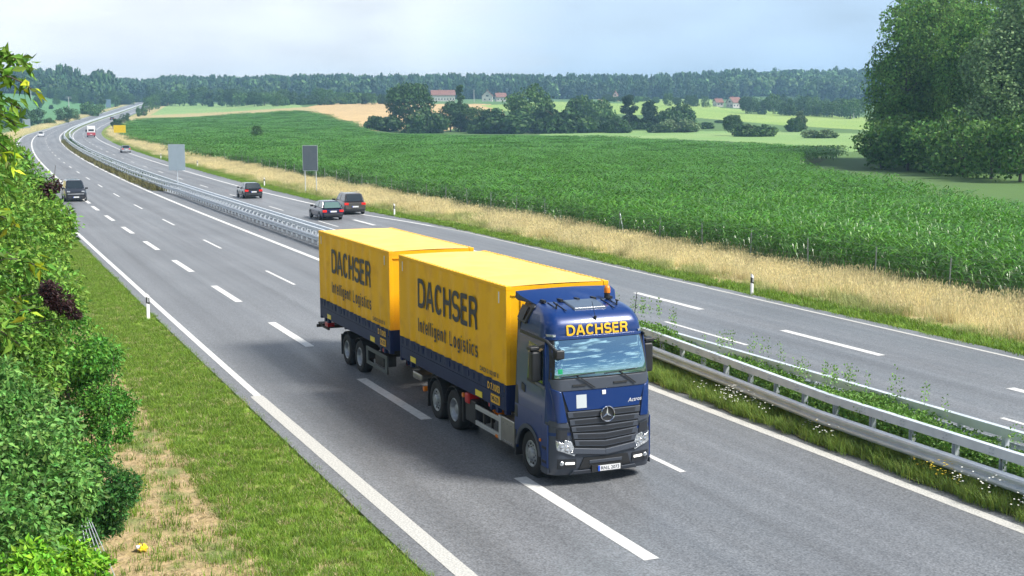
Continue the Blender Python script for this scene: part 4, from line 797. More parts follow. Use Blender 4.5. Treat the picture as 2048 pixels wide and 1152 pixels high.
# young tree at the left edge: long twigs with big leaves, close to the viewpoint
def cherry():
    r = np.random.default_rng(12); base = unproj(-120, 700, 11.5); base[2] = float(H(base[0], base[1])); o = empty('cherry_tree', tuple(base)); tag(o, 'young tree with long light green leaves at the upper left edge', 'tree')
    tw = MB(base); V1 = []; F1 = []; V2 = []; F2 = []; crown = unproj(-150, 330, 11.5); tw.tube(tuple(base-[0, 0, .2]), tuple(crown), .06, .04, n=8)
    tips = [((-60, 160), (62, 118)), ((-60, 180), (62, 165)), ((-80, 140), (25, 115)), ((-80, 230), (40, 205)), ((-60, 240), (30, 240)), ((-60, 300), (25, 300)), ((-80, 290), (30, 330)), ((-60, 380), (20, 372)), ((-90, 440), (30, 440)), ((-90, 520), (25, 500)), ((-60, 560), (75, 520)), ((-80, 610), (60, 610)), ((-90, 660), (40, 680)), ((-90, 120), (-10, 120)), ((-100, 200), (0, 185)), ((-100, 270), (0, 262)), ((-90, 350), (0, 340))]
    for (a, b) in tips:
        D = 11.5+r.uniform(-.7, .7); A = unproj(*a, D+r.uniform(-.3, .3)); B = unproj(*b, D); tw.tube(tuple(crown), tuple(A), .018, .010, n=5)
        n = 7; pts = [A+(B-A)*f+np.array([0, 0, .10*math.sin(math.pi*f)-.05*f*f]) for f in np.linspace(0, 1, n)]; tw.path([tuple(p) for p in pts], .006, n=5)
        for k in range(66):
            f = r.random()**.8; p = A+(B-A)*f+np.array([0, 0, .10*math.sin(math.pi*f)-.05*f*f]); P = p[None]+r.normal(size=(1, 3))*.035; d = (B-A)/np.linalg.norm(B-A)*.7+r.normal(size=3)*.5; d[2] -= .45; v, f_ = leafgeo(P, d[None], .088, r, droop=.3, asp=.42)
            young = f > .86 and r.random() < .5 and b in ((62, 165), (25, 300), (30, 440), (75, 520), (60, 610), (30, 330))
            tgt, tf = (V2, F2) if young else (V1, F1); m = sum(len(x) for x in tgt); tgt.append(v); tf.append(f_+m)
    tw.build('branch', M_BARK, o); link('foliage', np_mesh('foliage', np.concatenate(V1)-base, np.concatenate(F1), MS6), o); y = link('young_leaves', np_mesh('young_leaves', np.concatenate(V2)-base, np.concatenate(F2), MS7), o); y['label'] = 'bright yellow young leaves at the twig ends'
cherry()
# ------------------------------------------------------------------ houses
M_WALL = mat('rendered wall', (.62, .60, .56), .9, col2=(.54, .52, .49), nscale=.5); M_ROOF = mat('red tiles', (.25, .13, .105), .9, col2=(.18, .09, .07), nscale=.8); M_GLS = mat('window glass', (.04, .05, .06), .15); M_FRM = mat('window frame', (.6, .6, .58), .6)
def house(name, px, py, D, wpx, h_wall, h_roof, depth, rz, label, group='houses of the distant village', roofm=M_ROOF, nwin=6, rows=1, hip=False):
    p = unproj(px, py, D); p[2] = float(H(p[0], p[1])); L_ = wpx*D/CF; o = empty(name, tuple(p), CYAW+math.pi/2+rz); tag(o, label, 'house', group); l, d = L_/2, depth/2
    w = MB().box(-l, l, -d, d, -2, h_wall); w.prism([(-d, h_wall), (d, h_wall), (0, h_wall+h_roof-.25)], 'x', -l+.02, l-.02); w.build('wall', M_WALL, o)
    e = .5; rf = MB()
    for sg in (-1, 1):
        a = [(-l-e, sg*(d+e), h_wall-.35), (l+e, sg*(d+e), h_wall-.35), (l+e, 0, h_wall+h_roof), (-l-e, 0, h_wall+h_roof)]; rf.add(a+[(x, y, z+.22) for x, y, z in a], [(0, 1, 2, 3), (4, 5, 6, 7), (0, 1, 5, 4), (1, 2, 6, 5), (2, 3, 7, 6), (3, 0, 4, 7)])
    ro = rf.build('roof', roofm, o); MB().box(l*.3, l*.3+.8, -.4, .4, h_wall+h_roof-1.2, h_wall+h_roof+.9).build('chimney', roofm, ro)
    fr = MB().box(-.65, .65, -.06, .06, 0, 1.3).mesh('window', M_FRM); gl = MB().box(-.5, .5, -.08, .08, .12, 1.18).mesh('pane', M_GLS)
    for q in range(rows):
        for k in range(nwin):
            for sg in (-1, 1):
                x = -l+(k+.5)*2*l/nwin; f = link('window', fr, o, (x, sg*d, .9+2.7*q)); link('pane', gl, f)
    for sg in (-1, 1):
        for y in (-d*.45, d*.45):
            for q in range(rows+1): f = link('window', fr, o, (sg*l, y*(1 if q < rows else .3), .9+2.7*q), (0, 0, math.pi/2)); link('pane', gl, f)
    return o
house('farmhouse', 886, 201, 1010, 46, 4.6, 3.6, 11, .1, 'long white house with pinkish red roof between the copse trees', rows=1, nwin=8)
house('house', 975, 202, 1020, 13, 4.2, 4.0, 8, 1.5, 'white gable-ended house with red roof, left of a lower roof', nwin=2); house('house', 1001, 202, 1030, 20, 3.4, 3.0, 8, .2, 'low house with red roof right of the white gable', nwin=3)
house('house', 1468, 219, 960, 22, 3.8, 3.6, 8, .5, 'house with white walls and red roof at the left end of the far tree row', nwin=3); house('house', 1436, 218, 970, 14, 3, 2.6, 8, .2, 'lower red-roofed house left of the white one at the far tree row', nwin=2)
house('chapel', 1231, 196, 1230, 5, 4.0, 3.5, 4, 1.2, 'tiny reddish chapel on the field before the forest', nwin=1)

# the row of trees goes on behind the near shrubs, left of the view (its dark green shows in the side of the lorry)
for k in range(9):
    x = 24-11*k; y = -21.5-2.5*(k % 2); p = np.array([x, y, float(H(x, y))]); put_tree('bank_tree', p, 7.5, 10.5+(k % 3), 'broad', k % 4, (M_L1, M_L2)[k % 2], 'bank tree, %s in the row behind the near shrubs, outside the left edge' % ORD[k], 'trees of the near bank outside the view', n=2600, size=.06)
# ------------------------------------------------------------------ lettering
def text_obj(name, txt, parent, m, w, h, place, th=.004, bold=.02, gap=1.0):
    """lettering fitted to w x h; place: 4x4 matrix columns (right, up, out) and origin of the lower left corner"""
    cu = bpy.data.curves.new(name, 'FONT'); cu.body = txt; cu.offset = bold; cu.extrude = 0; cu.space_character = gap; cu.resolution_u = 3
    o = bpy.data.objects.new(name, cu); COL.objects.link(o); bpy.context.view_layer.update(); me = bpy.data.meshes.new_from_object(o.evaluated_get(bpy.context.evaluated_depsgraph_get())); bpy.data.objects.remove(o)
    n = len(me.vertices); a = np.empty(n*3, np.float32); me.vertices.foreach_get('co', a); a = a.reshape(-1, 3); x0, x1, y0, y1 = a[:, 0].min(), a[:, 0].max(), a[:, 1].min(), a[:, 1].max()
    a[:, 0] = (a[:, 0]-x0)/(x1-x0)*w; a[:, 1] = (a[:, 1]-y0)/(y1-y0)*h
    if callable(place[0]): P = np.array([place[0](p) for p in a])
    else:
        org, rt, up, out = [np.array(v, float) for v in place]; P = org+a[:, :1]*rt+a[:, 1:2]*up+out*th
    me.vertices.foreach_set('co', P.astype(np.float32).ravel()); me.materials.clear(); me.materials.append(m); me.update(); me.name = name
    return link(name, me, parent)

# a plain bold sans, drawn as strokes of even width (cap box 1 x 1, centre lines)
def _arc(cx, cy, rx, ry, a0, a1, n=12, p=1.0):
    return [(cx+rx*math.copysign(abs(math.cos(R(a)))**p, math.cos(R(a))), cy+ry*math.copysign(abs(math.sin(R(a)))**p, math.sin(R(a)))) for a in np.linspace(a0, a1, n)]
def _S(w, h): return _arc(.5*w, .74*h, .47*w, .26*h, 20, 270, 12, .9)+_arc(.5*w, .25*h, .5*w, .25*h, 80, -160, 12, .9)
GL = {'D': (1.0, [[(0, -.07), (0, 1.07)], [(0, 1), (.42, 1)]+_arc(.42, .5, .58, .5, 80, -80, 12, .85)+[(.42, 0), (0, 0)]]), 'A': (1.08, [[(-.02, -.07), (.48, 1.07)], [(.60, 1.07), (1.10, -.07)], [(.22, .32), (.86, .32)]]),
 'C': (1.0, [_arc(.5, .5, .5, .5, 38, 322, 22, .88)]), 'H': (.95, [[(0, -.07), (0, 1.07)], [(.95, -.07), (.95, 1.07)], [(0, .52), (.95, .52)]]), 'S': (.95, [_S(.95, 1.0)]), 'E': (.82, [[(0, -.07), (0, 1.07)], [(0, 1), (.85, 1)], [(0, .53), (.78, .53)], [(0, 0), (.88, 0)]]),
 'R': (.98, [[(0, -.07), (0, 1.07)], [(0, 1), (.55, 1)]+_arc(.58, .76, .36, .24, 80, -80, 8)+[(.55, .52), (0, .52)], [(.55, .50), (.76, .42), (.86, .25), (.90, .05), (.97, -.07)]]),
 'I': (.02, [[(0, -.04), (0, 1.04)]]), 'L': (.62, [[(0, -.04), (0, 1.04)], [(0, .0), (.66, .0)]]), 'l': (.02, [[(0, -.04), (0, 1.04)]]), 'i': (.02, [[(0, -.04), (0, .74)], [(0, .92), (0, 1.05)]]), 't': (.30, [[(.12, .95), (.12, .12), (.2, 0), (.34, -.0)], [(-.06, .70), (.36, .70)]]),
 'n': (.52, [[(0, -.04), (0, .74)], [(0, .5)]+_arc(.26, .46, .26, .24, 150, 0, 8)+[(.52, -.04)]]), 'e': (.55, [[(.02, .37), (.55, .37)]+_arc(.28, .36, .28, .36, 5, 318, 16)]), 'o': (.58, [_arc(.29, .35, .29, .36, 0, 360, 20)]), 'c': (.50, [_arc(.27, .35, .27, .36, 45, 315, 16)]), 's': (.46, [_S(.46, .71)]),
 'g': (.55, [_arc(.27, .35, .27, .35, 0, 360, 18), [(.54, .74), (.54, -.12)]+_arc(.28, -.1, .26, .17, 0, -150, 8)])}
def stroke_text(name, txt, parent, m, w, h, t, gap, place, th):
    """h = height of capitals, t = stroke width; laid on a plane (org, right, up, out) or by a function"""
    wc = h*.66; pen = 0; polys = []
    for ch in txt:
        if ch == ' ': pen += wc*.55+gap; continue
        adv, st = GL[ch]
        for q in st: polys.append([(pen+x*wc, y*(h-t)+t/2) for x, y in q])
        pen += adv*wc+t+gap
    sx = (w-t)/(pen-t-gap); V = []; F = []; tx = t
    for k, q in enumerate(polys):
        P = np.array([(x*sx+t/2, y) for x, y in q]); keep = [0]+[i for i in range(1, len(P)) if np.hypot(*(P[i]-P[i-1])) > 1e-4]; P = P[keep]; d = np.diff(P, axis=0); d /= np.linalg.norm(d, axis=1)[:, None]; nn = np.stack([-d[:, 1], d[:, 0]], -1); N_ = [nn[0]]
        for i in range(1, len(nn)): v = nn[i-1]+nn[i]; v /= np.linalg.norm(v)+1e-9; N_.append(v/max(v@nn[i], .6))
        N_.append(nn[-1]); N_ = np.array(N_); b = len(V); lift = th+.0006*(k % 4)
        for p_, n_ in zip(P, N_): V += [(*(p_-n_*t/2), lift), (*(p_+n_*t/2), lift)]
        F += [(b+2*i, b+2*i+2, b+2*i+3, b+2*i+1) for i in range(len(P)-1)]
    V = np.array(V)
    if callable(place): V3 = np.array([place(p) for p in V])
    else: org, rt, up, out = [np.array(v, float) for v in place]; V3 = org+V[:, :1]*rt+V[:, 1:2]*up+V[:, 2:3]*out
    return link(name, np_mesh(name, V3, np.array(F), m), parent)
# ------------------------------------------------------------------ lorry materials
M_YEL = mat('yellow tarpaulin', (.93, .50, .008), .5, spec=.22, bump=.12, bscale=5, dist=.01, col2=(.87, .46, .010), nscale=1.0, c3=(.82, .42, .014), c3scale=1.7)
M_YROOF = mat('yellow roof sheet', (.94, .62, .15), .5, col2=(.88, .54, .11), nscale=1.4, c3=(.80, .50, .15), c3scale=1.2, bump=.1, bscale=3)
M_NAVY = mat('navy tarpaulin', (.009, .020, .078), .5, col2=(.014, .028, .095), nscale=2, spec=.22)
M_BLUE = mat('blue lorry paint', (.001, .028, .15), .30, coat=.45, metal=.1)
M_BLK = mat('black plastic', (.018, .019, .021), .5); M_GRY = mat('anthracite plastic', (.050, .060, .080), .45, bump=.03, bscale=200); M_GRYD = mat('dark grille plastic', (.018, .021, .027), .5)
M_DARK = mat('chassis black', (.015, .015, .016), .6, col2=(.04, .037, .034), nscale=5); M_TYRE = mat('tyre rubber', (.018, .018, .019), .85, bump=.2, bscale=60)
M_RIM = mat('steel rim', (.42, .45, .48), .38, metal=.6, col2=(.28, .30, .33), nscale=9); M_RIMD = mat('rim hollow', (.02, .02, .022), .7); M_ALU = mat('aluminium', (.60, .62, .63), .35, metal=.7)
M_STEEL = mat('brushed steel box', (.40, .39, .36), .36, metal=.8, col2=(.30, .29, .27), nscale=2); M_LET = mat('dark blue lettering', (.012, .018, .045), .5); M_YLET = mat('yellow lettering', (.85, .48, .02), .4)
M_RED = mat('red plastic', (.50, .012, .015), .35); M_ORG = mat('orange plastic', (.80, .22, .01), .35); M_CHR = mat('chrome', (.75, .76, .78), .12, metal=1.0); M_WHT = mat('white plastic', (.75, .76, .76), .4); M_PLB = mat('plate blue', (.01, .08, .55), .4)
M_LAMP = mat('clear lamp lens', (.72, .76, .80), .08, metal=.55, col2=(.25, .27, .30), nscale=22); M_RFY = mat('yellow reflector', (.85, .66, .03), .4)
def wscreen_mat(name, c, metal=.7, rough=.03): return mat(name, c, rough, metal=metal, coat=1.0)
M_WS = wscreen_mat('windscreen glass', (.20, .36, .46), .92); M_SG = mat('side glass', (.012, .022, .025), .04, coat=1.0, spec=.8); M_CG = mat('car glass', (.018, .026, .03), .05, coat=.6, spec=.7)
def wheel(parent, x, y, z, r, w, side, lorry=True, rimr=None, deep=False):
    """tyre and rim as one wheel; side +1: outer face towards +y"""
    rr = rimr or (r*.56 if lorry else r*.66); s = side; t = MB(); h = w/2
    t.lathe([(rr, -s*h*.8), (r*.90, -s*h), (r*.985, -s*h*.82), (r, -s*h*.3), (r, s*h*.3), (r*.985, s*h*.82), (r*.90, s*h), (rr*1.12, s*h*.98), (rr, s*h*.8)], n=28 if lorry else 18)
    wo = t.build('wheel', M_TYRE, parent, smooth=True, loc=(x, y, z))
    q = MB(); d = .55 if deep else .18
    q.lathe([(rr*1.03, s*h*.9), (rr*.97, s*h*1.0), (rr*.90, s*h*.72), (rr*.86, s*h*(1-d*1.6)), (rr*.62, s*h*(1-d*1.3 if not deep else -.2)), (rr*.45, s*h*(1-d if not deep else .1)), (rr*.44, s*h*(1.12 if not deep else .5)), (rr*.30, s*h*(1.22 if not deep else .62)), (.001, s*h*(1.22 if not deep else .62))], n=24)
    ri = q.build('rim', M_RIM, wo, smooth=True)
    if lorry:
        hb = MB()
        for k in range(10):
            a = 2*math.pi*k/10; c = (rr*.74*math.cos(a), rr*.74*math.sin(a)); yy = s*h*((1-d*1.45) if not deep else .02); hb.tube((c[0], yy-s*.01, c[1]), (c[0], yy+s*.014, c[1]), rr*.085, n=8)
        hb.build('rim_hole', M_RIMD, wo)['kind'] = 'stuff'
        nb = MB(); [nb.tube((rr*.53*math.cos(a), s*h*((1-d*1.1) if not deep else .0), rr*.53*math.sin(a)), (rr*.53*math.cos(a), s*h*((1.0) if not deep else .3), rr*.53*math.sin(a)), .017, n=6) for a in [2*math.pi*k/10+.3 for k in range(10)]]; nb.build('wheel_nut', M_CHR, wo)['kind'] = 'stuff'
    return wo
Wd, Lb, ZB, ZM, ZT = 2.55, 7.45, 1.17, 1.765, 4.0
def swap_body(parent, x1, org, rear=False):
    """yellow curtain-sided container with navy lower side; x1 = front end"""
    x0 = x1-Lb; hull = MB(org)
    hull.box(x0+.05, x1-.05, .05, Wd-.05, ZB+.15, ZT-.05); fr = hull.build('container_core', M_YEL, parent)
    # front and rear walls with corner posts
    for nm, xa, xb in (('front_wall', x1-.06, x1-.008), ('rear_wall', x0+.008, x0+.06)):
        b = MB(org).box(xa, xb, .03, Wd-.03, ZM, ZT-.016); b.build(nm, M_YEL, parent); b = MB(org).box(xa, xb, .03, Wd-.03, ZB, ZM-.002); b.build('lower_wall', M_NAVY, parent)
    for x in (x0, x1-.12):
        for y in (0.0, Wd-.12):
            MB(org).box(x, x+.12, y, y+.12, ZM+.001, ZT-.02).build('corner_post', M_YEL, parent, bevel=.012); MB(org).box(x, x+.12, y, y+.12, ZB-.08, ZM).build('corner_post_foot', M_NAVY, parent, bevel=.012)
            fx = MB(org).box(x-.004+(.0 if x == x0 else 0), x+.124, y-.004, y+.124, ZT-.10, ZT+.0); fx.build('corner_casting', M_YEL, parent, bevel=.01)
    fq = MB(org).box(x1-.002, x1+.02, .12, Wd-.12, ZT-.22, ZT-.19).box(x1-.002, x1+.02, .35, .37, ZM+.2, ZT-.22); fq.build('front_trim', M_YEL, parent)
    for y, sgn in ((-.0, -1), (Wd, 1)):                                     # curtains: taut above, rippled towards the hem
        nx, nz = 150, 14; X = np.linspace(x0+.125, x1-.125, nx); Z = np.linspace(ZM-.02, ZT-.085, nz); A, B = np.meshgrid(X, Z)
        low = np.clip(1-(B-ZM)/.75, 0, 1)**1.5; wv = np.sin(A*14.3+.8*np.sin(A*2.1))*.5+np.sin(A*9.7+1.3)*.3; Y = .008+.034*low*wv+.015*np.sin(A*7.5+.5*np.sin(3*A))+.012*np.sin((B-ZM)/(ZT-ZM)*3.14)
        Yc = y+sgn*(Y-.012); V = np.stack([A, Yc, B], -1).reshape(-1, 3)-org; I = (np.arange(nz-1)[:, None]*nx+np.arange(nx-1)[None]).ravel(); F = np.stack([I, I+1, I+nx+1, I+nx], -1)
        if sgn > 0: F = F[:, ::-1]
        link('curtain', np_mesh('curtain', V, F, M_YEL, smooth=True), parent)
        Z = np.linspace(ZM-.24, ZM+.015, 8); A, B = np.meshgrid(X, Z); low = np.clip((B-ZM+.26)/.26, 0, 1); wv = np.sin(A*14.3+.8*np.sin(A*2.1))*.5+np.sin(A*9.7+1.3)*.3
        V = np.stack([A, y+sgn*(.012+.034*low*wv), B], -1).reshape(-1, 3)-org; I = (np.arange(7)[:, None]*nx+np.arange(nx-1)[None]).ravel(); F = np.stack([I, I+1, I+nx+1, I+nx], -1); F = F[:, ::-1] if sgn > 0 else F
        link('curtain_hem', np_mesh('curtain_hem', V, F, M_NAVY, smooth=True), parent)
        ya, yb = sorted((y-sgn*.06, y-sgn*.004)); MB(org).box(x0+.124, x1-.124, ya, yb, ZB+.32, ZM-.20).build('drop_side', M_NAVY, parent); MB(org).box(x0+.124, x1-.124, ya, yb, ZB, ZB+.312).build('drop_side', M_NAVY, parent)
        sm = MB(org)
        for k in range(22):                                                # buckles / straps of the curtain
            xx = x0+.3+k*(Lb-.6)/21; ya, yb = sorted((y+sgn*.022, y+sgn*.002)); sm.box(xx-.012, xx+.012, ya, yb, ZM-.19, ZM-.05)
        sm.build('strap', M_NAVY, parent)['kind'] = 'stuff'
        fr_ = MB(org)
        for k in range(34):
            xx = x0+.2+k*(Lb-.4)/33; fr_.box(xx-.02, xx+.02, y-sgn*.05-.02, y-sgn*.05+.02, ZT-.004, ZT+.012)
        fr_.build('roof_rivet', M_YROOF, parent)['kind'] = 'stuff'
        MB(org).box(x0, x1, *sorted((y-sgn*.07, y+sgn*.006)), ZT-.085, ZT-.003).build('roof_rail', M_YEL, parent, bevel=.012)
        for k, xx in enumerate((x0+.30, x1-.42)): MB(org).box(xx, xx+.05, *sorted((y+sgn*.0, y+sgn*.012)), ZT-.42, ZT-.16).build('marker_lens', M_WHT, parent, bevel=.004)
        for xx in (x0+.9, x1-1.85): MB(org).box(xx, xx+.42, *sorted((y+sgn*.0, y+sgn*.01)), ZB+.03, ZB+.17).build('reflector', M_RFY, parent)
        pp = MB(org)
        for xx in (x0+.5, x0+.85, x1-.95, x1-.6): pp.box(xx-.07, xx+.07, *sorted((y-sgn*.12, y-sgn*.02)), ZB-.14, ZB)
        pp.build('twist_socket', M_NAVY, parent)
    nx, ny = 60, 10; A, B = np.meshgrid(np.linspace(x0+.03, x1-.03, nx), np.linspace(.05, Wd-.05, ny)); Zr = ZT-.012+.022*np.sin((B/Wd)*3.14)+.003*np.sin(A*6.2); V = np.stack([A, B, Zr], -1).reshape(-1, 3)-org; I = (np.arange(ny-1)[:, None]*nx+np.arange(nx-1)[None]).ravel()
    link('roof', np_mesh('roof', V, np.stack([I, I+1, I+nx+1, I+nx], -1), M_YROOF, smooth=True), parent)
    for y, sgn in ((0, 1), (Wd, -1)):
        rt = (1, 0, 0) if sgn > 0 else (-1, 0, 0); X = (lambda a: x0+a) if sgn > 0 else (lambda a: x1-a); out = (0, -sgn, 0)
        def TX(nm, t, m, xa, z, w, h, **k): text_obj(nm, t, parent, m, w, h, (np.array((X(xa), y, z))-org, rt, (0, 0, 1), out), th=.030, **k)
        for tx_, z_, h_, t_, g_ in (('DACHSER', 2.77, .77, .122, .085), ('Intelligent Logistics', 2.12, .38, .056, .075)): stroke_text('lettering', tx_, parent, M_LET, 4.20, h_, t_, g_, (np.array((X(1.62), y, z_))-org, rt, (0, 0, 1), out), .030)
        TX('container_number', 'DADI 5100107 8', M_LET, 5.95, 1.86, 1.12, .11, bold=.02); TX('container_code', 'D 7.10/03', M_YLET, 6.42, 1.52, .72, .17, bold=.03)
        b = MB(org).box(X(6.6), X(7.1), *sorted((y-sgn*.024, y-sgn*.006)), 1.24, 1.44); b.build('code_plate', M_YLET, parent); TX('code_plate_lettering', '745-270', M_NAVY, 6.64, 1.28, .42, .12)
def frame_bits(mb, x0, x1):
    mb.box(x0, x1, .80, .90, .78, 1.04).box(x0, x1, 1.65, 1.75, .78, 1.04)
    for x in np.arange(x0+.4, x1, 1.2): mb.box(x, x+.12, .3, 2.25, .95, 1.10)
def mudguard(mb, x, y0, y1, z, r, a0=20, a1=160, t=.02, n=10):
    pr = [(x+r*math.cos(R(a)), z+r*math.sin(R(a))) for a in np.linspace(a0, a1, n)]+[(x+(r-t)*math.cos(R(a)), z+(r-t)*math.sin(R(a))) for a in np.linspace(a1, a0, n)]; k = len(pr)//2
    for i in range(k-1): mb.prism([pr[i], pr[i+1], pr[2*k-2-i], pr[2*k-1-i]], 'y', y0, y1)
def lorry():
    org = np.array((-2.2, 1.275, 0.0)); o = empty('lorry', tuple(org)); tag(o, 'blue cab lorry with yellow swap container reading DACHSER on its side', 'lorry')
    off = lambda p: tuple(np.array(p)-org)
    swap_body(o, 0.0, org)
    f = MB(org); frame_bits(f, -7.3, 2.0); f.box(-1.2, -1.05, .35, 2.2, .62, .8).box(-7.3, -7.2, .5, 2.05, .62, .85).box(1.0, 1.5, .9, 1.65, .4, .62)
    for x in (1.24, -3.42, -4.68): f.tube((x, .4, .5), (x, 2.15, .5), .09, n=8)
    f.box(-.6, .5, .6, 1.95, .5, .9); f.build('chassis', M_DARK, o)
    R_ = .505
    for sd, y in ((-1, .19), (1, 2.36)):
        wheel(o, *off((1.24, y, R_)), R_, .30, sd); wheel(o, *off((-4.68, y+0*sd, R_)), R_, .30, sd)
        wheel(o, *off((-3.42, y, R_)), R_, .30, sd, deep=True); wheel(o, *off((-3.42, y-sd*.34, R_)), R_, .28, sd, deep=True)
        g = MB(org)
        for x in (-3.42, -4.68): mudguard(g, x, *sorted((y-sd*.30, y+sd*.17)), R_, .60, 5, 175)
        g.box(-5.32, -5.29, *sorted((y-sd*.3, y+sd*.16)), .22, .95); g.box(-2.82, -2.74, *sorted((y-sd*.3, y+sd*.16)), .35, 1.0); g.build('mudguard', M_BLK, o, bevel=.008)
        # equipment between the axles
        yo = y+sd*.15; ys = lambda a, b: sorted((yo+sd*a, yo+sd*b))
        MB(org).box(-2.70, -2.02, *ys(-.55, -.02), .42, .98).build('battery_box', M_GRYD, o, bevel=.03)
        MB(org).box(-2.62, -2.36, *ys(-.30, .03), .86, 1.12).build('extinguisher_box', M_RED, o, bevel=.04)
        MB(org).tube((-2.74, yo-sd*.01, 1.02), (-2.74, yo+sd*.03, 1.02), .06, n=10).build('side_marker', M_ORG, o)
        gr = MB(org)
        for z in (.88, .50): gr.box(-1.98, -.50, *ys(-.05, 0), z-.055, z+.055)
        gr.build('side_guard', M_ALU, o, bevel=.008); gv = MB(org)
        for x in (-1.62, -1.15): gv.box(x, x+.07, *ys(-.10, -.05), .45, .93)
        gv.build('side_guard_post', M_DARK, o)
        MB(org).box(-.50, .34, *ys(-.72, 0), .40, 1.0).build('tank_box', M_STEEL, o, bevel=.035); MB(org).box(-.52, -.40, *ys(-.05, .012), .42, 1.0).build('tank_strap', M_ALU, o)
        st = MB(org); [st.tube((-.25+.09*k, yo+sd*.0, .47), (-.25+.09*k, yo+sd*.012, .47), .016, n=6) for k in range(6)]; [st.tube((-.25+.22*k, yo, .88), (-.25+.22*k, yo+sd*.012, .88), .014, n=6) for k in range(3)]; st.build('tank_bolt', M_CHR, o)['kind'] = 'stuff'
        MB(org).bar((-1.35, yo-sd*.25, 1.05), (-1.1, yo-sd*.2, .82), .16, .12).box(-1.2, -.85, *ys(-.42, -.2), .85, 1.05).build('wheel_chock', M_ORG, o, bevel=.02); MB(org).box(-1.32, -1.2, *ys(-.2, -.06), 1.02, 1.2).build('lock_handle', M_RED, o, bevel=.02)
        MB(org).box(-.72, -.6, *ys(-.05, .01), .43, .5).build('side_marker', M_ORG, o)
        MB(org).box(.34, .42, *ys(-.35, -.005), .28, 1.15).build('cab_mudguard', M_BLK, o)
        # rear end fittings
        MB(org).box(-6.7, -6.0, *ys(-.6, -.05), .72, .92).build('air_tank', M_STEEL, o, bevel=.05); MB(org).tube((-6.95, yo-sd*.1, 1.08), (-6.95, yo+sd*.02, 1.08), .07, n=10).build('lock_handle', M_RED, o); MB(org).tube((-5.6, yo-sd*.12, .62), (-5.6, yo+sd*.02, .62), .07, n=10).build('side_marker', M_ORG, o)
    cab(o, org); return o
def cab(o, org):
    yc = 1.215; HW = 1.215
    def xf(z): return float(np.interp(z, [.25, .40, .62, 1.0, 1.45, 2.05, 2.30, 2.45, 3.12, 3.30, 3.40, 3.50, 3.60, 3.68, 3.74, 3.78], [2.34, 2.42, 2.44, 2.41, 2.40, 2.36, 2.33, 2.29, 2.10, 2.09, 2.06, 1.99, 1.87, 1.65, 1.30, .95]))
    def hw(z): return float(np.interp(z, [.3, 1.2, 2.2, 3.1, 3.4, 3.6, 3.72, 3.78], [1.215, 1.215, 1.205, 1.165, 1.12, 1.05, .96, .86]))
    def X(y, z):
        u = abs(y-yc)/hw(z); return xf(z)+.045*max(0.0, 1-((z-2.71)/.40)**2)-.07*u*u-.20*max(0, (u-.80)/.20)**2.4
    def ring(z, x0, n=30):
        w = hw(z); ys = yc+w*np.sin(np.linspace(-math.pi/2, math.pi/2, n)); fr = [(X(y, z), y, z) for y in ys]; r = min(.1, .1)
        xm = X(yc-w, z); side = [(x0+.06, yc-w, z)]+[(x0+(xm-x0)*k/6, yc-w, z) for k in range(1, 6)]; oth = [(a, 2*yc-b, c) for a, b, c in side[::-1]]
        return [(x0, yc-w+.06, z)]+side+fr+oth+[(x0, yc+w-.06, z)]
    def hull(name, zs, x0f, m, cap=True):
        mb = MB(org); rs = [ring(z, x0f(z)) for z in zs]; n = len(rs[0]); mb.add([p for r_ in rs for p in r_], [(k*n+i, k*n+(i+1) % n, (k+1)*n+(i+1) % n, (k+1)*n+i) for k in range(len(rs)-1) for i in range(n)]+([tuple(range(n))[::-1], tuple(range((len(rs)-1)*n, len(rs)*n))] if cap else []))
        ob = mb.build(name, m, o); md = ob.modifiers.new('es', 'EDGE_SPLIT'); md.split_angle = R(38); ob.data.polygons.foreach_set('use_smooth', [True]*len(ob.data.polygons)); return ob
    xr = lambda z: .50 if z < 3.1 else .50+(z-3.1)*.25
    hull('cab_body', [1.12, 1.35, 1.6, 1.9, 2.12, 2.3, 2.4, 2.5, 2.6, 2.7, 2.8, 2.9, 3.0, 3.06, 3.12, 3.2, 3.3, 3.4, 3.45, 3.5, 3.55, 3.6, 3.64, 3.68, 3.71, 3.74, 3.76, 3.78], xr, M_BLUE)
    def fpatch(name, c, m, d=.012, th=.03, nu=14, nv=5, parent=o, bevel=0, smooth=True):
        """c: four corners (y,z) lower left, lower right, upper right, upper left, laid on the curved front, th thick"""
        c = np.array(c, float); V = []
        for q in (d, d-th):
            for j in range(nv+1):
                for i in range(nu+1):
                    u, v = i/nu, j/nv; p = (c[0]*(1-u)+c[1]*u)*(1-v)+(c[3]*(1-u)+c[2]*u)*v; V.append((X(p[0], p[1])+q, p[0], p[1]))
        K = (nu+1)*(nv+1); F = []
        for j in range(nv):
            for i in range(nu): a = j*(nu+1)+i; F += [(a, a+1, a+nu+2, a+nu+1), (K+a+nu+1, K+a+nu+2, K+a+1, K+a)]
        bd = [i for i in range(nu+1)]+[j*(nu+1)+nu for j in range(1, nv+1)]+[nv*(nu+1)+i for i in range(nu-1, -1, -1)]+[j*(nu+1) for j in range(nv-1, 0, -1)]
        F += [(bd[k], K+bd[k], K+bd[(k+1) % len(bd)], bd[(k+1) % len(bd)]) for k in range(len(bd))]
        ob = MB(org).add(V, F).build(name, m, parent, smooth=(name == 'windscreen'), bevel=bevel, seg=2)
        if name == 'windscreen': ob.modifiers.new('es', 'EDGE_SPLIT').split_angle = R(35)
        return ob
    lr = lambda y0, y1, z0, z1: [(y0, z0), (y1, z0), (y1, z1), (y0, z1)]
    mir = lambda c: [(2*yc-c[1][0], c[1][1]), (2*yc-c[0][0], c[0][1]), (2*yc-c[3][0], c[3][1]), (2*yc-c[2][0], c[2][1])]
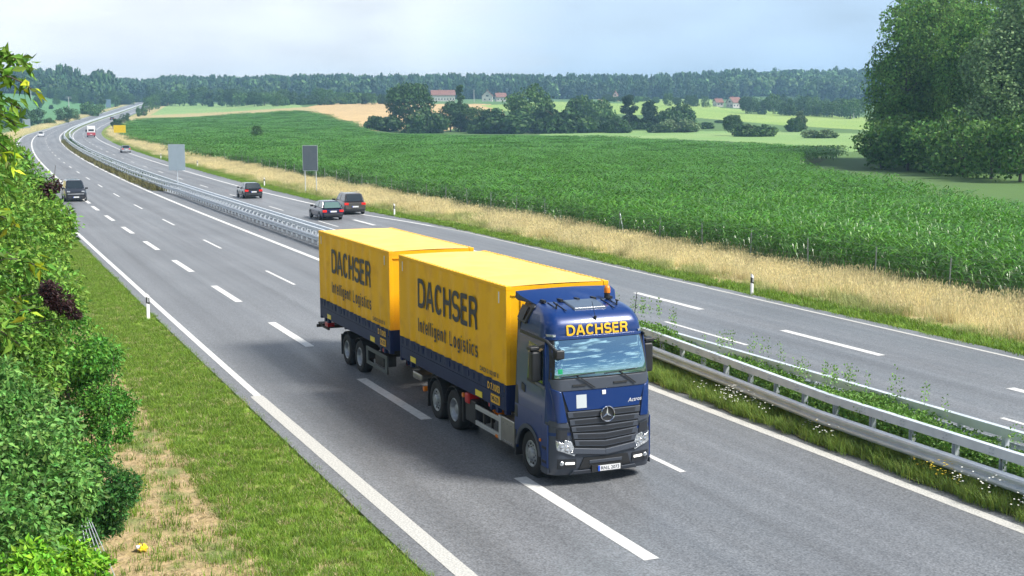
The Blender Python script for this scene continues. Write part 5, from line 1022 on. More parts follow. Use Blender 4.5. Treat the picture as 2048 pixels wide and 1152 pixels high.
    # windscreen: black surround, glass set on it
    fpatch('windscreen_frame', [(.045, 2.26), (2.385, 2.26), (2.31, 3.135), (.12, 3.135)], M_BLK, d=.006, nu=30, nv=8); fpatch('windscreen', [(.125, 2.33), (2.305, 2.33), (2.215, 3.09), (.215, 3.09)], M_WS, d=.016, nu=40, nv=16, smooth=True)
    fpatch('wiper_cowl', [(.10, 2.06), (2.33, 2.06), (2.37, 2.30), (.05, 2.30)], M_GRY, d=.022, nu=24, bevel=.008)
    for a, b in ((.50, .80), (1.45, 1.78)): fpatch('grab_handle', lr(a, b, 2.15, 2.185), M_BLK, d=.045, th=.03, nu=4, nv=1)
    w = MB(org)
    for (y0, z0, y1, z1) in ((1.00, 2.10, .62, 2.36), (1.98, 2.12, 1.62, 2.38)): w.bar((X(y0, z0)+.05, y0, z0), (X(y1, z1)+.05, y1, z1), .022)
    for (y0, z0, y1, z1) in ((.25, 2.35, 1.02, 2.40), (1.25, 2.37, 2.05, 2.42)): w.bar((X(y0, z0)+.03, y0, z0), (X(y1, z1)+.03, y1, z1), .02)
    w.build('wiper', M_BLK, o)
    fpatch('green_badge', lr(.20, .30, 2.42, 2.52), mat('green badge', (.0, .32, .12), .5), d=.019, th=.003, nu=3, nv=3)
    # visor brow
    fpatch('roof_brow', [(.05, 3.10), (2.38, 3.10), (2.34, 3.17), (.09, 3.17)], M_BLUE, d=.035, th=.06, nu=24, nv=2, bevel=.01)
    for y in (.17, 2.26): fpatch('position_lamp', lr(y-.07, y+.07, 3.17, 3.215), M_LAMP, d=.035, th=.04, nu=3, nv=1)
    # bonnet panel and corner panels
    fpatch('bonnet', [(.40, 1.64), (2.05, 1.64), (2.19, 2.05), (.27, 2.05)], M_BLUE, d=.036, nu=20); fpatch('corner_panel', [(.14, 1.40), (.36, 1.40), (.25, 2.05), (.05, 2.12)], M_BLUE, d=.045, th=.06, bevel=.015, nu=6); fpatch('corner_panel', mir([(.14, 1.40), (.36, 1.40), (.25, 2.05), (.05, 2.12)]), M_BLUE, d=.045, th=.06, bevel=.015, nu=6)
    fpatch('panel_gap', lr(.26, 2.18, 1.40, 2.05), M_BLK, d=.010, nu=20)
    fpatch('sticker', lr(.57, .80, 1.69, 1.97), mat('silver sticker', (.55, .60, .62), .4), d=.040, th=.003, nu=3, nv=2); fpatch('round_badge', lr(1.16, 1.25, 1.94, 2.03), M_WHT, d=.05, th=.012, nu=2, nv=2, bevel=.02)
    # grille
    fpatch('grille_back', [(.52, .78), (1.92, .78), (2.10, 1.66), (.36, 1.66)], M_BLK, d=.012, nu=20)
    for i, (z0, z1) in enumerate(((1.50, 1.62), (1.34, 1.46), (1.20, 1.31), (1.05, 1.17), (.90, 1.02))):
        f = (1.62-z1)/.8; a, b = .38+.20*f, 2.06-.16*f
        for half in (0, 1):
            dz = (.0, .0, .02, .05, .06)[i]
            c = [(a, z0), (yc, z0-dz), (yc, z1-dz), (a-.02, z1)] if not half else [(yc, z0-dz), (b, z0), (b+.02, z1), (yc, z1-dz)]
            sl = fpatch('grille_slat', c, M_GRY, d=.050, th=.03, nu=8, nv=2, bevel=.006); c = np.array(c); ci = [c[0]*.86+c[1]*.14+[0, .022], c[1]*1+[0, .022], c[2]-[0, .02], c[3]*.86+c[2]*.14-[0, .02]] if not half else [c[0]+[0, .022], c[1]*.86+c[0]*.14+[0, .022], c[2]*.86+c[3]*.14-[0, .02], c[3]-[0, .02]]
            fpatch('mesh_insert', ci, M_GRYD, d=.054, th=.006, nu=8, nv=1, parent=o)
    fpatch('grille_frame', [(.44, .74), (yc, .66), (yc, .78), (.50, .86)], M_GRY, d=.060, th=.05, bevel=.01, nu=8); fpatch('grille_frame', mir([(.44, .74), (yc, .66), (yc, .78), (.50, .86)]), M_GRY, d=.060, th=.05, bevel=.01, nu=8)
    # star emblem in a ring
    cx = X(1.26, 1.53)+.075; st = MB(org); st.lathe([(.172, 0), (.172, .02), (.160, .035), (.146, .02), (.146, 0)], (cx, 1.26, 1.53), 'x', 32, closed=True)
    for k in range(3):
        a = math.pi/2+k*2*math.pi/3; t = (1.26+.155*math.cos(a), 1.53+.155*math.sin(a)); l = (1.26+.03*math.cos(a+1.05), 1.53+.03*math.sin(a+1.05)); r2 = (1.26+.03*math.cos(a-1.05), 1.53+.03*math.sin(a-1.05)); st.add([(cx+.005, *t), (cx+.005, *l), (cx+.03, 1.26, 1.53), (cx+.005, *r2)], [(0, 1, 2), (0, 2, 3)])
    st.build('star_emblem', M_CHR, o, fixn=False); MB(org).lathe([(.15, .0), (.001, .004)], (cx-.002, 1.26, 1.53), 'x', 24).build('emblem_plate', M_BLK, o)
    text_obj('model_script', 'Actros', o, M_WHT, .33, .085, (lambda p: np.array((X(1.78+p[0], 1.72+p[1])+.042, 1.78+p[0]+p[1]*.25, 1.72+p[1]+.06*p[0]))-org, (0,)*3, (0,)*3, (0,)*3), bold=.0)
    # bumper
    hull('bumper', [.27, .31, .42, .55, .62, .66], lambda z: 1.84, M_GRY); hull('bumper_upper', [.66, .72, .9, 1.1, 1.30, 1.37, 1.40], lambda z: 1.86, M_GRY)
    fpatch('bumper_rim', [(.02, 1.32), (.42, 1.27), (.38, 1.40), (.03, 1.44)], M_GRY, d=.03, th=.05, bevel=.012); fpatch('bumper_rim', mir([(.02, 1.32), (.42, 1.27), (.38, 1.40), (.03, 1.44)]), M_GRY, d=.03, th=.05, bevel=.012)
    fpatch('air_intake', [(.62, .38), (1.84, .38), (1.76, .63), (.72, .63)], M_BLK, d=.020, nu=14); fpatch('intake_bar', [(.85, .49), (1.62, .49), (1.62, .56), (.85, .56)], M_GRY, d=.030, nu=8, bevel=.006); st2 = fpatch('bumper_step', [(.42, .27), (2.02, .27), (1.96, .36), (.50, .36)], M_GRY, d=.055, th=.07, nu=14, bevel=.01)
    for mm in (0, 1):
        q = (lambda c: mir(c)) if mm else (lambda c: c)
        fpatch('lamp_recess', q([(.13, 1.06), (.37, 1.03), (.36, 1.24), (.14, 1.26)]), M_GRYD, d=.018, nu=6, nv=3)
        h = fpatch('headlight', q([(.13, .83), (.50, .685), (.57, .80), (.11, 1.04)]), M_LAMP, d=.042, th=.03, nu=6, nv=3, bevel=.01); fpatch('headlight', q([(.25, .92), (.56, .72), (.45, .99), (.30, 1.04)]), M_LAMP, d=.038, th=.03, nu=6, nv=3, bevel=.01)
        for (yy, zz, rr) in ((.24, .93, .055), (.35, .86, .06), (.45, .79, .035)):
            yy = 2*yc-yy if mm else yy; b = MB(org).lathe([(rr, .0), (rr*.8, .012), (rr*.5, -.004), (.001, -.008)], (X(yy, zz)+.048, yy, zz), 'x', 14); b.build('reflector_bowl', M_CHR, o, smooth=True)
        fpatch('fog_recess', q([(.14, .42), (.56, .42), (.55, .62), (.15, .64)]), M_GRYD, d=.014, nu=6, nv=2); yy = 2*yc-.23 if mm else .23; MB(org).lathe([(.05, 0), (.045, .015), (.001, .02)], (X(yy, .545)+.02, yy, .545), 'x', 14).build('fog_lamp', M_LAMP, o, smooth=True)
        dl = fpatch('daytime_lamp', q([(.31, .515), (.51, .505), (.51, .55), (.31, .56)]), mat('daytime lamp', (.9, .88, .82), .2, emit=((1, .95, .85), 1.2)) if not mm else bpy.data.materials['daytime lamp'], d=.03, th=.02, nu=5, nv=1)
    plx = 2.47; MB(org).box(plx, plx+.012, 1.04, 1.57, .315, .43).build('number_plate', M_WHT, o); MB(org).box(plx+.004, plx+.014, 1.04, 1.085, .316, .429).build('plate_band', M_PLB, o); MB(org).box(2.40, plx-.001, .90, 1.60, .30, .45).build('plate_holder', M_BLK, o)
    text_obj('plate_lettering', 'RN:L 2073', o, M_LET, .43, .075, (np.array((plx, 1.11, .335))-org, (0, 1, 0), (0, 0, 1), (1, 0, 0)), th=.0135, bold=.02)
    # roof lettering on the brow
    stroke_text('roof_lettering', 'DACHSER', o, M_YLET, 1.44, .225, .042, .026, lambda p: np.array((X(.49+p[0], 3.178+p[1])+.022+p[2], .49+p[0], 3.178+p[1]))-org, .006)
    # sides
    for sg in (-1, 1):
        Y = lambda z, d=0: yc+sg*(hw(z)+d)
        def sp(name, c, m, d=.012, th=.03, bevel=.006, parent=o):
            V = [(x, Y(z, d), z) for x, z in c]+[(x, Y(z, d-th), z) for x, z in c]; n = len(c); return MB(org).add(V, [tuple(range(n)), tuple(range(n, 2*n))[::-1]]+[(i, n+i, n+(i+1) % n, (i+1) % n) for i in range(n)]).build(name, m, parent, bevel=bevel)
        sp('rear_panel', [(.50, 1.20), (.66, 1.20), (.66, 3.30), (.50, 3.36)], M_BLK, d=.02); sp('door', [(.70, 1.50), (1.05, 1.46), (1.98, 1.20), (2.06, 1.3), (2.10, 2.12), (1.96, 3.06), (.70, 3.06)], M_BLUE, d=.010)
        sp('door_glass', [(1.18, 2.18), (1.96, 2.16), (1.90, 2.92), (1.18, 2.98)], M_SG, d=.018, th=.02, bevel=0); sp('roof_seam', [(.68, 3.08), (2.0, 3.06), (2.0, 3.12), (.68, 3.15)], M_BLK, d=.018)
        sp('door_handle', [(.86, 1.86), (1.04, 1.82), (1.04, 1.98), (.86, 2.02)], M_BLK, d=.02); sp('window_sill', [(1.16, 2.10), (2.0, 2.08), (2.0, 2.15), (1.16, 2.18)], M_BLK, d=.022)
        sp('intake_snorkel', [(.52, 3.33), (.98, 3.30), (1.12, 3.68), (1.0, 3.74), (.54, 3.76)], M_BLK, d=.07 if sg < 0 else .05, th=.24, bevel=.04) ; sp('snorkel_mesh', [(.58, 3.40), (.86, 3.38), (.92, 3.66), (.58, 3.68)], M_GRYD, d=.078, th=.01, bevel=0)
        # wheel arch and step panels
        arc = [(1.24+.66*math.cos(R(a)), .505+.66*math.sin(R(a))) for a in np.linspace(8, 172, 14)]; arc2 = [(1.24+.57*math.cos(R(a)), .505+.57*math.sin(R(a))) for a in np.linspace(172, 8, 14)]; g = MB(org)
        for i in range(13): g.prism([arc[i], arc[i+1], arc2[12-i], arc2[13-i]], 'y', *sorted((Y(1), Y(1, .035))))
        g.build('wheel_arch', M_GRY, o); up = [(1.24+.655*math.cos(R(a)), .505+.655*math.sin(R(a))) for a in np.linspace(0, 180, 15)]
        g = MB(org); ys = sorted((Y(1, .01), Y(1, -.04)))
        for i in range(14): (xa, za), (xb, zb) = up[i], up[i+1]; g.prism([(xa, za), (xb, zb), (xb, 1.50), (xa, 1.50)], 'y', *ys)
        g.box(.50, .585, *ys, .9, 1.5); g.build('fender', M_BLUE, o)
        sp('step_panel', [(1.895, .42), (2.2, .42), (2.2, 1.34), (1.895, 1.34)], M_BLUE, d=.012); sp('step_panel_lower', [(1.86, .30), (2.22, .30), (2.22, .41), (1.86, .41)], M_GRY, d=.012); sp('side_marker', [(1.84, .93), (1.89, .93), (1.89, .99), (1.84, .99)], M_ORG, d=.04)
        for k in range(2): sp('step', [(1.93, .50+.3*k), (2.14, .50+.3*k), (2.14, .56+.3*k), (1.93, .56+.3*k)], M_BLK, d=.02)
        # mirrors
        y1 = Y(2.6, .13); m = MB(org); m.box(1.70, 1.92, *sorted((y1-sg*.10, y1+sg*.13)), 2.22, 2.86); m.build('mirror', M_BLK, o, bevel=.05, seg=3); m = MB(org); m.box(1.68, 1.90, *sorted((y1-sg*.06, y1+sg*.16)), 2.88, 2.96); m.bar((1.95, Y(2.95), 2.98), (1.80, y1, 2.92), .06); m.build('mirror_arm', M_BLK, o, bevel=.02); m = MB(org); m.bar((2.05, Y(2.2), 2.10), (1.83, y1, 2.2), .07); m.build('mirror_arm', mat('mirror cap', (.10, .11, .125), .35, coat=.5) if sg < 0 else bpy.data.materials['mirror cap'], o, bevel=.02)
        if sg < 0: m = MB(org); m.bar((1.98, yc-1.16, 3.10), (2.26, yc-1.05, 2.90), .07).box(2.20, 2.36, .12, .32, 2.74, 2.93); m.build('front_mirror', M_BLK, o, bevel=.03)
    # roof equipment: deflector, hatch, beacon, horns, aerials
    d = MB(org); n = 12; V = []
    for (x, z) in ((.62, 3.80), (1.16, 3.76), (.74, 3.92), (.50, 3.99), (.48, 3.84)):
        for k in range(n+1): u = -1+2*k/n; V.append((x-.04*u*u-(.05*u**4), yc+u*(1.16 if x < .9 else .96), z-.04*u*u))
    m_ = n+1; F = [(a*m_+k, a*m_+k+1, ((a+1) % 5)*m_+k+1, ((a+1) % 5)*m_+k) for a in range(5) for k in range(n)]+[tuple(a*m_ for a in range(5)), tuple(a*m_+n for a in range(5))[::-1]]
    d.add(V, F); ob = d.build('roof_deflector', M_BLUE, o, bevel=.008); ml = MB(org); [ml.box(1.00, 1.20, y-.03, y+.03, 3.76, 3.82) for y in (.4, .8, 1.2, 1.6, 2.0)]; ml.build('deflector_mount', M_BLK, o)['kind'] = 'stuff'
    MB(org).add([(1.12, .82, 3.72), (1.74, .82, 3.62), (1.74, 1.62, 3.62), (1.12, 1.62, 3.72), (1.14, .84, 3.80), (1.72, .84, 3.71), (1.72, 1.60, 3.71), (1.14, 1.60, 3.80)], [(0, 3, 2, 1), (4, 5, 6, 7), (0, 1, 5, 4), (1, 2, 6, 5), (2, 3, 7, 6), (3, 0, 4, 7)]).build('roof_hatch', mat('roof hatch', (.07, .10, .15), .35, coat=.2), o, bevel=.03); hr = MB(org); 
    for y in (.48, 1.92): hr.bar((1.15, y, 3.765), (1.62, y, 3.70), .014).tube((1.60, y, 3.66), (1.60, y, 3.79), .02, n=6).tube((1.55, y, 3.79), (1.66, y, 3.79), .018, n=6)
    for y in (.62, 1.76): hr.bar((1.15, y, 3.77), (1.80, y, 3.66), .016)
    hr.build('roof_fitting', M_BLK, o)['kind'] = 'stuff'
    b = MB(org).tube((1.15, 1.92, 3.78), (1.15, 1.92, 3.90), .065, n=14); b.build('beacon_base', M_BLK, o); b = MB(org).lathe([(.07, 3.90), (.068, 4.00), (.045, 4.05), (.001, 4.06)], (1.15, 1.92, 0), 'z', 16); b.build('beacon', M_ORG, o, smooth=True)
    a = MB(org).tube((2.0, 1.20, 3.47), (2.0, 1.20, 3.55), .03, n=8).tube((2.0, 1.20, 3.52), (1.92, 1.16, 3.85), .006, n=5).tube((1.7, 2.30, 3.40), (1.7, 2.36, 3.95), .008, n=5); a.build('aerial', M_BLK, o)
lorry()
def trailer():
    org = np.array((-12.0, 1.275, 0)); o = empty('drawbar_trailer', tuple(org)); tag(o, 'two-axle trailer behind the lorry carrying a second yellow DACHSER container', 'trailer'); off = lambda p: tuple(np.array(p)-org)
    x1 = -8.32; swap_body(o, x1, org); f = MB(org); frame_bits(f, x1-Lb+.2, x1-.2); f.box(-8.5, -6.9, 1.15, 1.4, .55, .68).bar((-8.4, .85, .85), (-7.0, 1.25, .6), .1).bar((-8.4, 1.7, .85), (-7.0, 1.3, .6), .1); f.tube((-7.2, 1.275, .6), (-6.85, 1.275, .6), .07)
    for x in (-11.44, -12.80): f.tube((x, .4, .47), (x, 2.15, .47), .08, n=8)
    f.box(-15.7, -15.55, .12, 2.43, .74, .86).box(-15.65, -15.3, .9, 1.0, .8, 1.0).box(-15.65, -15.3, 1.6, 1.7, .8, 1.0); f.build('chassis', M_DARK, o)
    MB(org).box(-16.25, -15.72, .05, .55, .82, .88).box(-16.2, -15.2, .10, .16, .74, .82).box(-16.28, -16.2, .0, 2.5, .70, .80).build('underrun_guard', mat('rusty steel', (.07, .055, .045), .8, col2=(.03, .025, .02), nscale=8), o)
    for sd, y in ((-1, .19), (1, 2.36)):
        for x in (-11.44, -12.80): wheel(o, *off((x, y, .49)), .49, .32, sd, deep=True)
        g = MB(org)
        for x in (-11.44, -12.80): mudguard(g, x, *sorted((y-sd*.30, y+sd*.17)), .49, .585, 5, 175)
        g.box(-13.42, -13.39, *sorted((y-sd*.3, y+sd*.16)), .25, .9).build('mudguard', M_BLK, o, bevel=.008); yo = y+sd*.15; ys = lambda a, b: sorted((yo+sd*a, yo+sd*b)); gr = MB(org)
        gr.box(-10.75, -8.75, *ys(-.04, 0), .84, .95).box(-10.75, -8.75, *ys(-.04, 0), .42, .53).box(-8.95, -8.75, *ys(-.045, .005), .42, .95).box(-10.75, -10.6, *ys(-.045, .005), .42, .95); gr.build('side_guard', mat('dark side guard', (.07, .085, .085), .5) if sd < 0 else bpy.data.materials['dark side guard'], o, bevel=.008)
        MB(org).box(-10.2, -9.4, *ys(-.5, -.1), .5, .85).build('tool_box', M_DARK, o, bevel=.02); MB(org).tube((-9.1, yo-sd*.12, 1.08), (-9.1, yo+sd*.0, 1.08), .06, n=10).build('lock_handle', M_RED, o); MB(org).tube((-15.0, yo-sd*.12, 1.08), (-15.0, yo+sd*.0, 1.08), .06, n=10).build('lock_handle', M_RED, o); MB(org).box(-15.45, -15.1, *ys(-.25, -.02), .86, 1.0).build('tail_lamp', M_RED, o, bevel=.01)
    return o
trailer()
# ------------------------------------------------------------------ cars
def ribbon(mb, secs):
    n = len(secs[0]); mb.add([p for s_ in secs for p in s_], [(k*n+i, k*n+(i+1) % n, (k+1)*n+(i+1) % n, (k+1)*n+i) for k in range(len(secs)-1) for i in range(n)]+[tuple(range(n))[::-1], tuple(range((len(secs)-1)*n, len(secs)*n))]); return mb
def car(name, s, t, back, label, cat, L=4.3, Wc=1.78, Hc=1.48, belt=.92, bonnet=.78, wr=.32, colour=(.02, .02, .03), cab_=(-.49, .16, -.36, .02), boot=None, metal=.4, tail=(.85, .02, .015), glass=M_CG, lights='rear', plate=True, rake=None, two_tone=None, extra=None, bodytop=None):
    """cab_: base rear, base front, roof rear, roof front as fractions of length from centre; heading along +x"""
    p = rp(s, t, .03); o = empty(name, tuple(p), rdir(s)+(math.pi if back else 0)); tag(o, label, cat); h = Wc/2; hl = L/2
    pm = mat('paint '+name, colour, .28, metal=metal, coat=.8)
    xs = [-hl, -hl+.05, -hl+.25, -hl+.9, -.1*L, .1*L, .25*L, hl-.75, hl-.25, hl-.05, hl]; top = np.interp(xs, [-hl, -hl+.15, cab_[0]*L+.3, cab_[1]*L, hl-.3, hl], [belt-.12 if boot is None else boot-.1, belt if boot is None else boot, belt, bonnet+.10, bonnet-.06, bonnet-.22])
    wid = [.86, .93, .98, 1, 1, 1, 1, .99, .95, .88, .80]; secs = []
    for x, z, w in zip(xs, top, wid):
        zb = .20 if abs(x) < hl-.1 else .30; a = h*w; secs.append([(x, -a*.92, zb), (x, -a, .42), (x, -a*1.0, .62), (x, -a*.97, z-.10), (x, -a*.88, z), (x, a*.88, z), (x, a*.97, z-.10), (x, a, .62), (x, a, .42), (x, a*.92, zb)])
    body = ribbon(MB(), secs).build('body', pm, o, bevel=.07, seg=3)
    # cabin: painted roof and pillars with glass panels set in
    xb0, xb1, xt0, xt1 = [c*L for c in cab_]; zb = belt-.04; a, b = h*.88, h*.70; zt = Hc-.03
    B = [(xb0, -a, zb), (xb1, -a, zb), (xb1, a, zb), (xb0, a, zb)]; Tt = [(xt0, -b, zt), (xt1, -b, zt), (xt1, b, zt), (xt0, b, zt)]; c = MB(); c.add(B+Tt, [(0, 3, 2, 1), (4, 5, 6, 7), (0, 1, 5, 4), (1, 2, 6, 5), (2, 3, 7, 6), (3, 0, 4, 7)]); c.build('cabin', pm, o, bevel=.13, seg=4)
    def pane(nm, q, ins=(.07, .1), n=1, out=.012):
        q = [Vector(v) for v in q]; nr = (q[1]-q[0]).cross(q[3]-q[0]).normalized(); 
        for k in range(n):
            f0, f1 = k/n+ins[0]/1.0*(1/n), (k+1)/n-ins[0]/1.0*(1/n); pt = lambda u, v: q[0]*(1-u)*(1-v)+q[1]*u*(1-v)+q[2]*u*v+q[3]*(1-u)*v; P = [pt(f0, ins[1]), pt(f1, ins[1]), pt(f1, 1-ins[1]), pt(f0, 1-ins[1])]
            m = MB(); m.add([tuple(v+nr*out) for v in P]+[tuple(v-nr*.02) for v in P], [(0, 1, 2, 3), (7, 6, 5, 4), (0, 4, 5, 1), (1, 5, 6, 2), (2, 6, 7, 3), (3, 7, 4, 0)]); m.build(nm, glass, o)
    pane('windscreen', [B[1], B[2], Tt[2], Tt[1]]); pane('rear_window', [B[3], B[0], Tt[0], Tt[3]]); pane('side_window', [B[0], B[1], Tt[1], Tt[0]], (.08, .14), 2); pane('side_window', [B[2], B[3], Tt[3], Tt[2]], (.08, .14), 2)
    for sx in (-1, 1):
        for sy in (-1, 1): 
            wx = sx*L*.30+(.03 if sx > 0 else -.0); MB().lathe([(wr*1.12, sy*(h*.90)), (wr*1.12, sy*(h+.004)), (.001, sy*(h+.004))], (wx, 0, wr+.03), 'y', 16).build('wheel_arch', M_BLK, o); wheel(o, wx, sy*(h-.08), wr, wr, .20, sy, lorry=False)
    for sy in (-1, 1):
        MB().box(xb1-.16, xb1-.02, *sorted((sy*(h*.9), sy*(h+.16))), belt-.02, belt+.13).build('mirror', M_BLK if not two_tone else pm, o, bevel=.03)
        tl = MB().box(-hl-.012, -hl+.16, *sorted((sy*h*.56, sy*h*.93)), belt-.26 if boot is None else boot-.26, belt-.08 if boot is None else boot-.09); tl.build('tail_light', mat('tail red '+name, tail, .25) if sy < 0 else bpy.data.materials['tail red '+name], o, bevel=.015); MB().box(-hl-.01, -hl+.04, *sorted((sy*h*.62, sy*h*.82)), .34, .40).build('rear_reflector', M_RED, o)
        MB().box(hl-.24, hl-.01, *sorted((sy*h*.50, sy*h*.80)), bonnet-.24, bonnet-.10).build('headlight', M_LAMP, o, bevel=.02)
    MB().box(-hl-.035, -hl+.10, -h*.84, h*.84, .28, .50).build('rear_bumper', M_BLK if two_tone is None else two_tone, o, bevel=.03); MB().box(hl-.08, hl+.03, -h*.74, h*.74, .24, .48).build('front_bumper', M_GRYD if two_tone is None else two_tone, o, bevel=.03); MB().box(hl-.06, hl+.005, -h*.40, h*.40, .50, bonnet-.27).build('grille', M_BLK, o)
    zp = .58 if boot is None else .60
    for xx, zz, sgn in ((-hl-.04, zp, -1), (hl+.035, .36, 1)):
        xa, xb = sorted((xx, xx+sgn*.012)); MB().box(xa, xb, -.26, .26, zz, zz+.115).build('number_plate', M_WHT, o); xa, xb = sorted((xx+sgn*.002, xx+sgn*.015)); ya = (-.26, -.21) if sgn > 0 else (.21, .26); MB().box(xa, xb, *ya, zz, zz+.115).build('plate_band', M_PLB, o)
    MB().box(-L*.3, L*.3, -h*.8, h*.8, .17, .26).build('underbody', M_DARK, o)
    if extra: extra(o, pm)
    return o
def at_px(px, py):
    p, D = gp(px, py); s_, t_ = st_of([p[0]], [p[1]]); return float(s_[0]), float(t_[0])
s0, t0 = at_px(153, 415); car('van', s0+2.35, t0, False, 'black people carrier van driving towards the viewer behind the left shrubs', 'van', L=4.9, Wc=1.95, Hc=1.92, belt=1.12, bonnet=1.08, wr=.34, colour=(.018, .019, .026), cab_=(-.49, .34, -.46, .16), extra=lambda o, pm: MB().box(2.40, 2.47, -.72, .72, .66, .74).build('chrome_strip', M_CHR, o))
s0, t0 = at_px(508, 408.5); car('hatchback', s0+2.1, t0, True, 'dark hatchback with red tail lights driving away, farthest of the three dark cars', 'car', colour=(.025, .028, .033), two_tone=mat('dark bumper', (.03, .032, .036), .35))
s0, t0 = at_px(667, 455); car('estate_car', s0+2.2, t0, True, 'old dark blue estate car with black bumper overtaking beside the barrier', 'car', L=4.4, Wc=1.70, Hc=1.42, belt=.90, bonnet=.80, wr=.30, colour=(.016, .018, .06), boot=.86, cab_=(-.47, .17, -.38, .03), glass=mat('green glass', (.10, .17, .16), .05, coat=.7))
s0, t0 = at_px(711, 443); car('suv', s0+2.2, t0, True, 'grey brown sport utility car with red tail lights beside the blue estate', 'car', L=4.4, Wc=1.84, Hc=1.68, belt=1.02, bonnet=.98, wr=.35, colour=(.10, .092, .088), cab_=(-.48, .17, -.41, .02), extra=lambda o, pm: MB().box(-1.4, .1, -.62, -.58, 1.69, 1.72).box(-1.4, .1, .58, .62, 1.69, 1.72).build('roof_rail', M_ALU, o))
s0, t0 = at_px(253, 311); car('silver_car', s0+2.1, t0, True, 'silver hatchback driving away up the bend', 'car', colour=(.42, .44, .47), metal=.6, two_tone=mat('silver bumper', (.40, .42, .45), .35))
s0, t0 = at_px(82, 277); car('white_car', s0+2.1, t0, False, 'white car coming round the outside of the curve towards the viewer', 'car', colour=(.72, .73, .74), metal=0, two_tone=mat('white bumper', (.68, .69, .70), .4))
s0, t0 = at_px(224, 242); car('small_car', s0+2.1, t0, True, 'tiny dark car far up the road beyond the red and white vehicle', 'car', colour=(.03, .03, .045), two_tone=M_BLK, L=4.5, Wc=1.95, Hc=1.6)
def camper():
    s, t = at_px(183, 278); p = rp(s+4.2, t, .03); o = empty('camper_van', tuple(p), rdir(s)+math.pi); tag(o, 'tall white and red motor caravan driving away in the bend', 'motorhome'); Mw = mat('white body', (.78, .78, .78), .35); Mr = mat('red body', (.42, .06, .08), .4)
    MB().box(-3.9, 2.9, -1.2, 1.2, .45, 1.35).build('lower_body', Mr, o, bevel=.06); MB().box(-3.88, 2.2, -1.18, 1.18, 1.352, 3.3).box(2.2, 3.1, -1.0, 1.0, 1.352, 2.3).build('body', Mw, o, bevel=.12); MB().box(2.9, 3.9, -1.0, 1.0, .5, 1.3).build('bonnet', Mr, o, bevel=.1)
    MB().box(-3.90, -3.86, -.8, .8, 1.75, 2.35).build('rear_window', M_CG, o, bevel=.02); MB().box(-3.93, -3.88, -.3, .3, .75, .9).build('number_plate', M_WHT, o); MB().box(-3.95, -3.8, -1.15, 1.15, .40, .55).build('rear_bumper', M_BLK, o)
    for sy in (-1, 1):
        MB().box(-3.92, -3.86, *sorted((sy*.85, sy*1.1)), .9, 1.2).build('tail_light', M_RED, o); MB().box(2.3, 2.45, *sorted((sy*1.1, sy*1.55)), 1.5, 2.2).build('mirror', M_BLK, o, bevel=.03); MB().box(-2.6, -.8, *sorted((sy*1.17, sy*1.2)), 1.7, 2.4).build('side_window', M_CG, o); MB().box(.4, 1.6, *sorted((sy*1.17, sy*1.2)), 1.7, 2.4).build('side_window', M_CG, o)
        for x in (-2.4, 2.7): wheel(o, x, sy*1.02, .38, .38, .26, sy, lorry=False)
camper()
# ------------------------------------------------------------------ signs
M_SGB = mat('grey sign back', (.42, .50, .56), .5, metal=.2, col2=(.38, .46, .52), nscale=1.5); M_SDK = mat('dark sign back', (.10, .125, .155), .5, col2=(.115, .14, .17), nscale=2); M_SYL = mat('yellow sign face', (.95, .66, .01), .5); M_SBL = mat('blue-grey sign back', (.20, .30, .42), .5)
def on_road(px, t, dz=0.0, slo=-30, shi=1500):
    s = np.linspace(slo, shi, 6000); P = rp(s, t, dz); x, y, z = proj(P); k = (z > 10); s, x = s[k], x[k]; j = np.abs(x-px).argmin(); return float(s[j])
def board(name, px, ytop, ybot, wpx, posts, m, label, p=None, t=None, postm=None, ribs=0, border=None, postw=.09, cat='road sign'):
    if p is None: s = on_road(px, t, shi=260); p = rp(s, t); p[2] = float(H(p[0], p[1])) if t > 5 or t < -11 else p[2]
    z = proj(p)[2]; k = z/CF; gy = proj(p)[1]; zt, zb, w = (gy-ytop)*k, (gy-ybot)*k, wpx*k; o = empty(name, tuple(p), CYAW+math.pi/2); tag(o, label, cat)
    MB().box(-w/2, w/2, -.02, .02, zb, zt).build('panel', m, o, bevel=.01)
    if border: MB().box(-w/2-.03, w/2+.03, -.012, .012, zb-.03, zt+.03).build('border', border, o)
    pm = MB().tube((0, 0, -.4), (0, 0, zt if len(posts) == 1 else zt-.1), postw/2, n=10).mesh('post', postm or M_ZINC)
    for f in posts: link('post', pm, o, (f*w, -.07, 0))
    if ribs:
        rm = MB(); [rm.box(-w/2+.05, w/2-.05, -.036, -.021, zb+(zt-zb)*(i+.5)/ribs-.03, zb+(zt-zb)*(i+.5)/ribs+.03) for i in range(ribs)]; rm.build('rib', m, o)
    return o
b = board('sign_board', 356, 289, 341, 33, [0], M_SGB, 'large light grey board seen from behind, standing on one post in the median', t=2.15, ribs=3)
MB().box(-.06, .06, -.06, -.02, 4.0, 4.1).build('clamp', M_ZINCD, b)
board('sign_board', 622, 292, 341, 29, [-.38, .38], M_SDK, 'dark grey board with pale rim on two posts in the dry grass', t=14.6, border=M_ZINC)
p, D = gp(240, 276); board('sign_board', 240, 250.5, 265.5, 24, [-.3, .3], M_SYL, 'plain yellow board before the ball-shaped trees at the bend', p=p, postm=M_ZINCD)
p, D = gp(54, 264); board('sign_board', 54, 238, 256, 15, [-.4, .4], M_SGB, 'grey board seen from behind on two posts at the left of the curve', p=p)
p, D = gp(217, 219); board('sign_board', 217, 199, 215, 10, [-.4, .4], M_SBL, 'blue-grey board far up the left side of the road', p=p)
p, D = gp(12, 300); board('sign_board', 12, 283, 297, 12, [-.4, .4], M_SGB, 'pale board at the left edge, glimpsed through the near leaves', p=p)
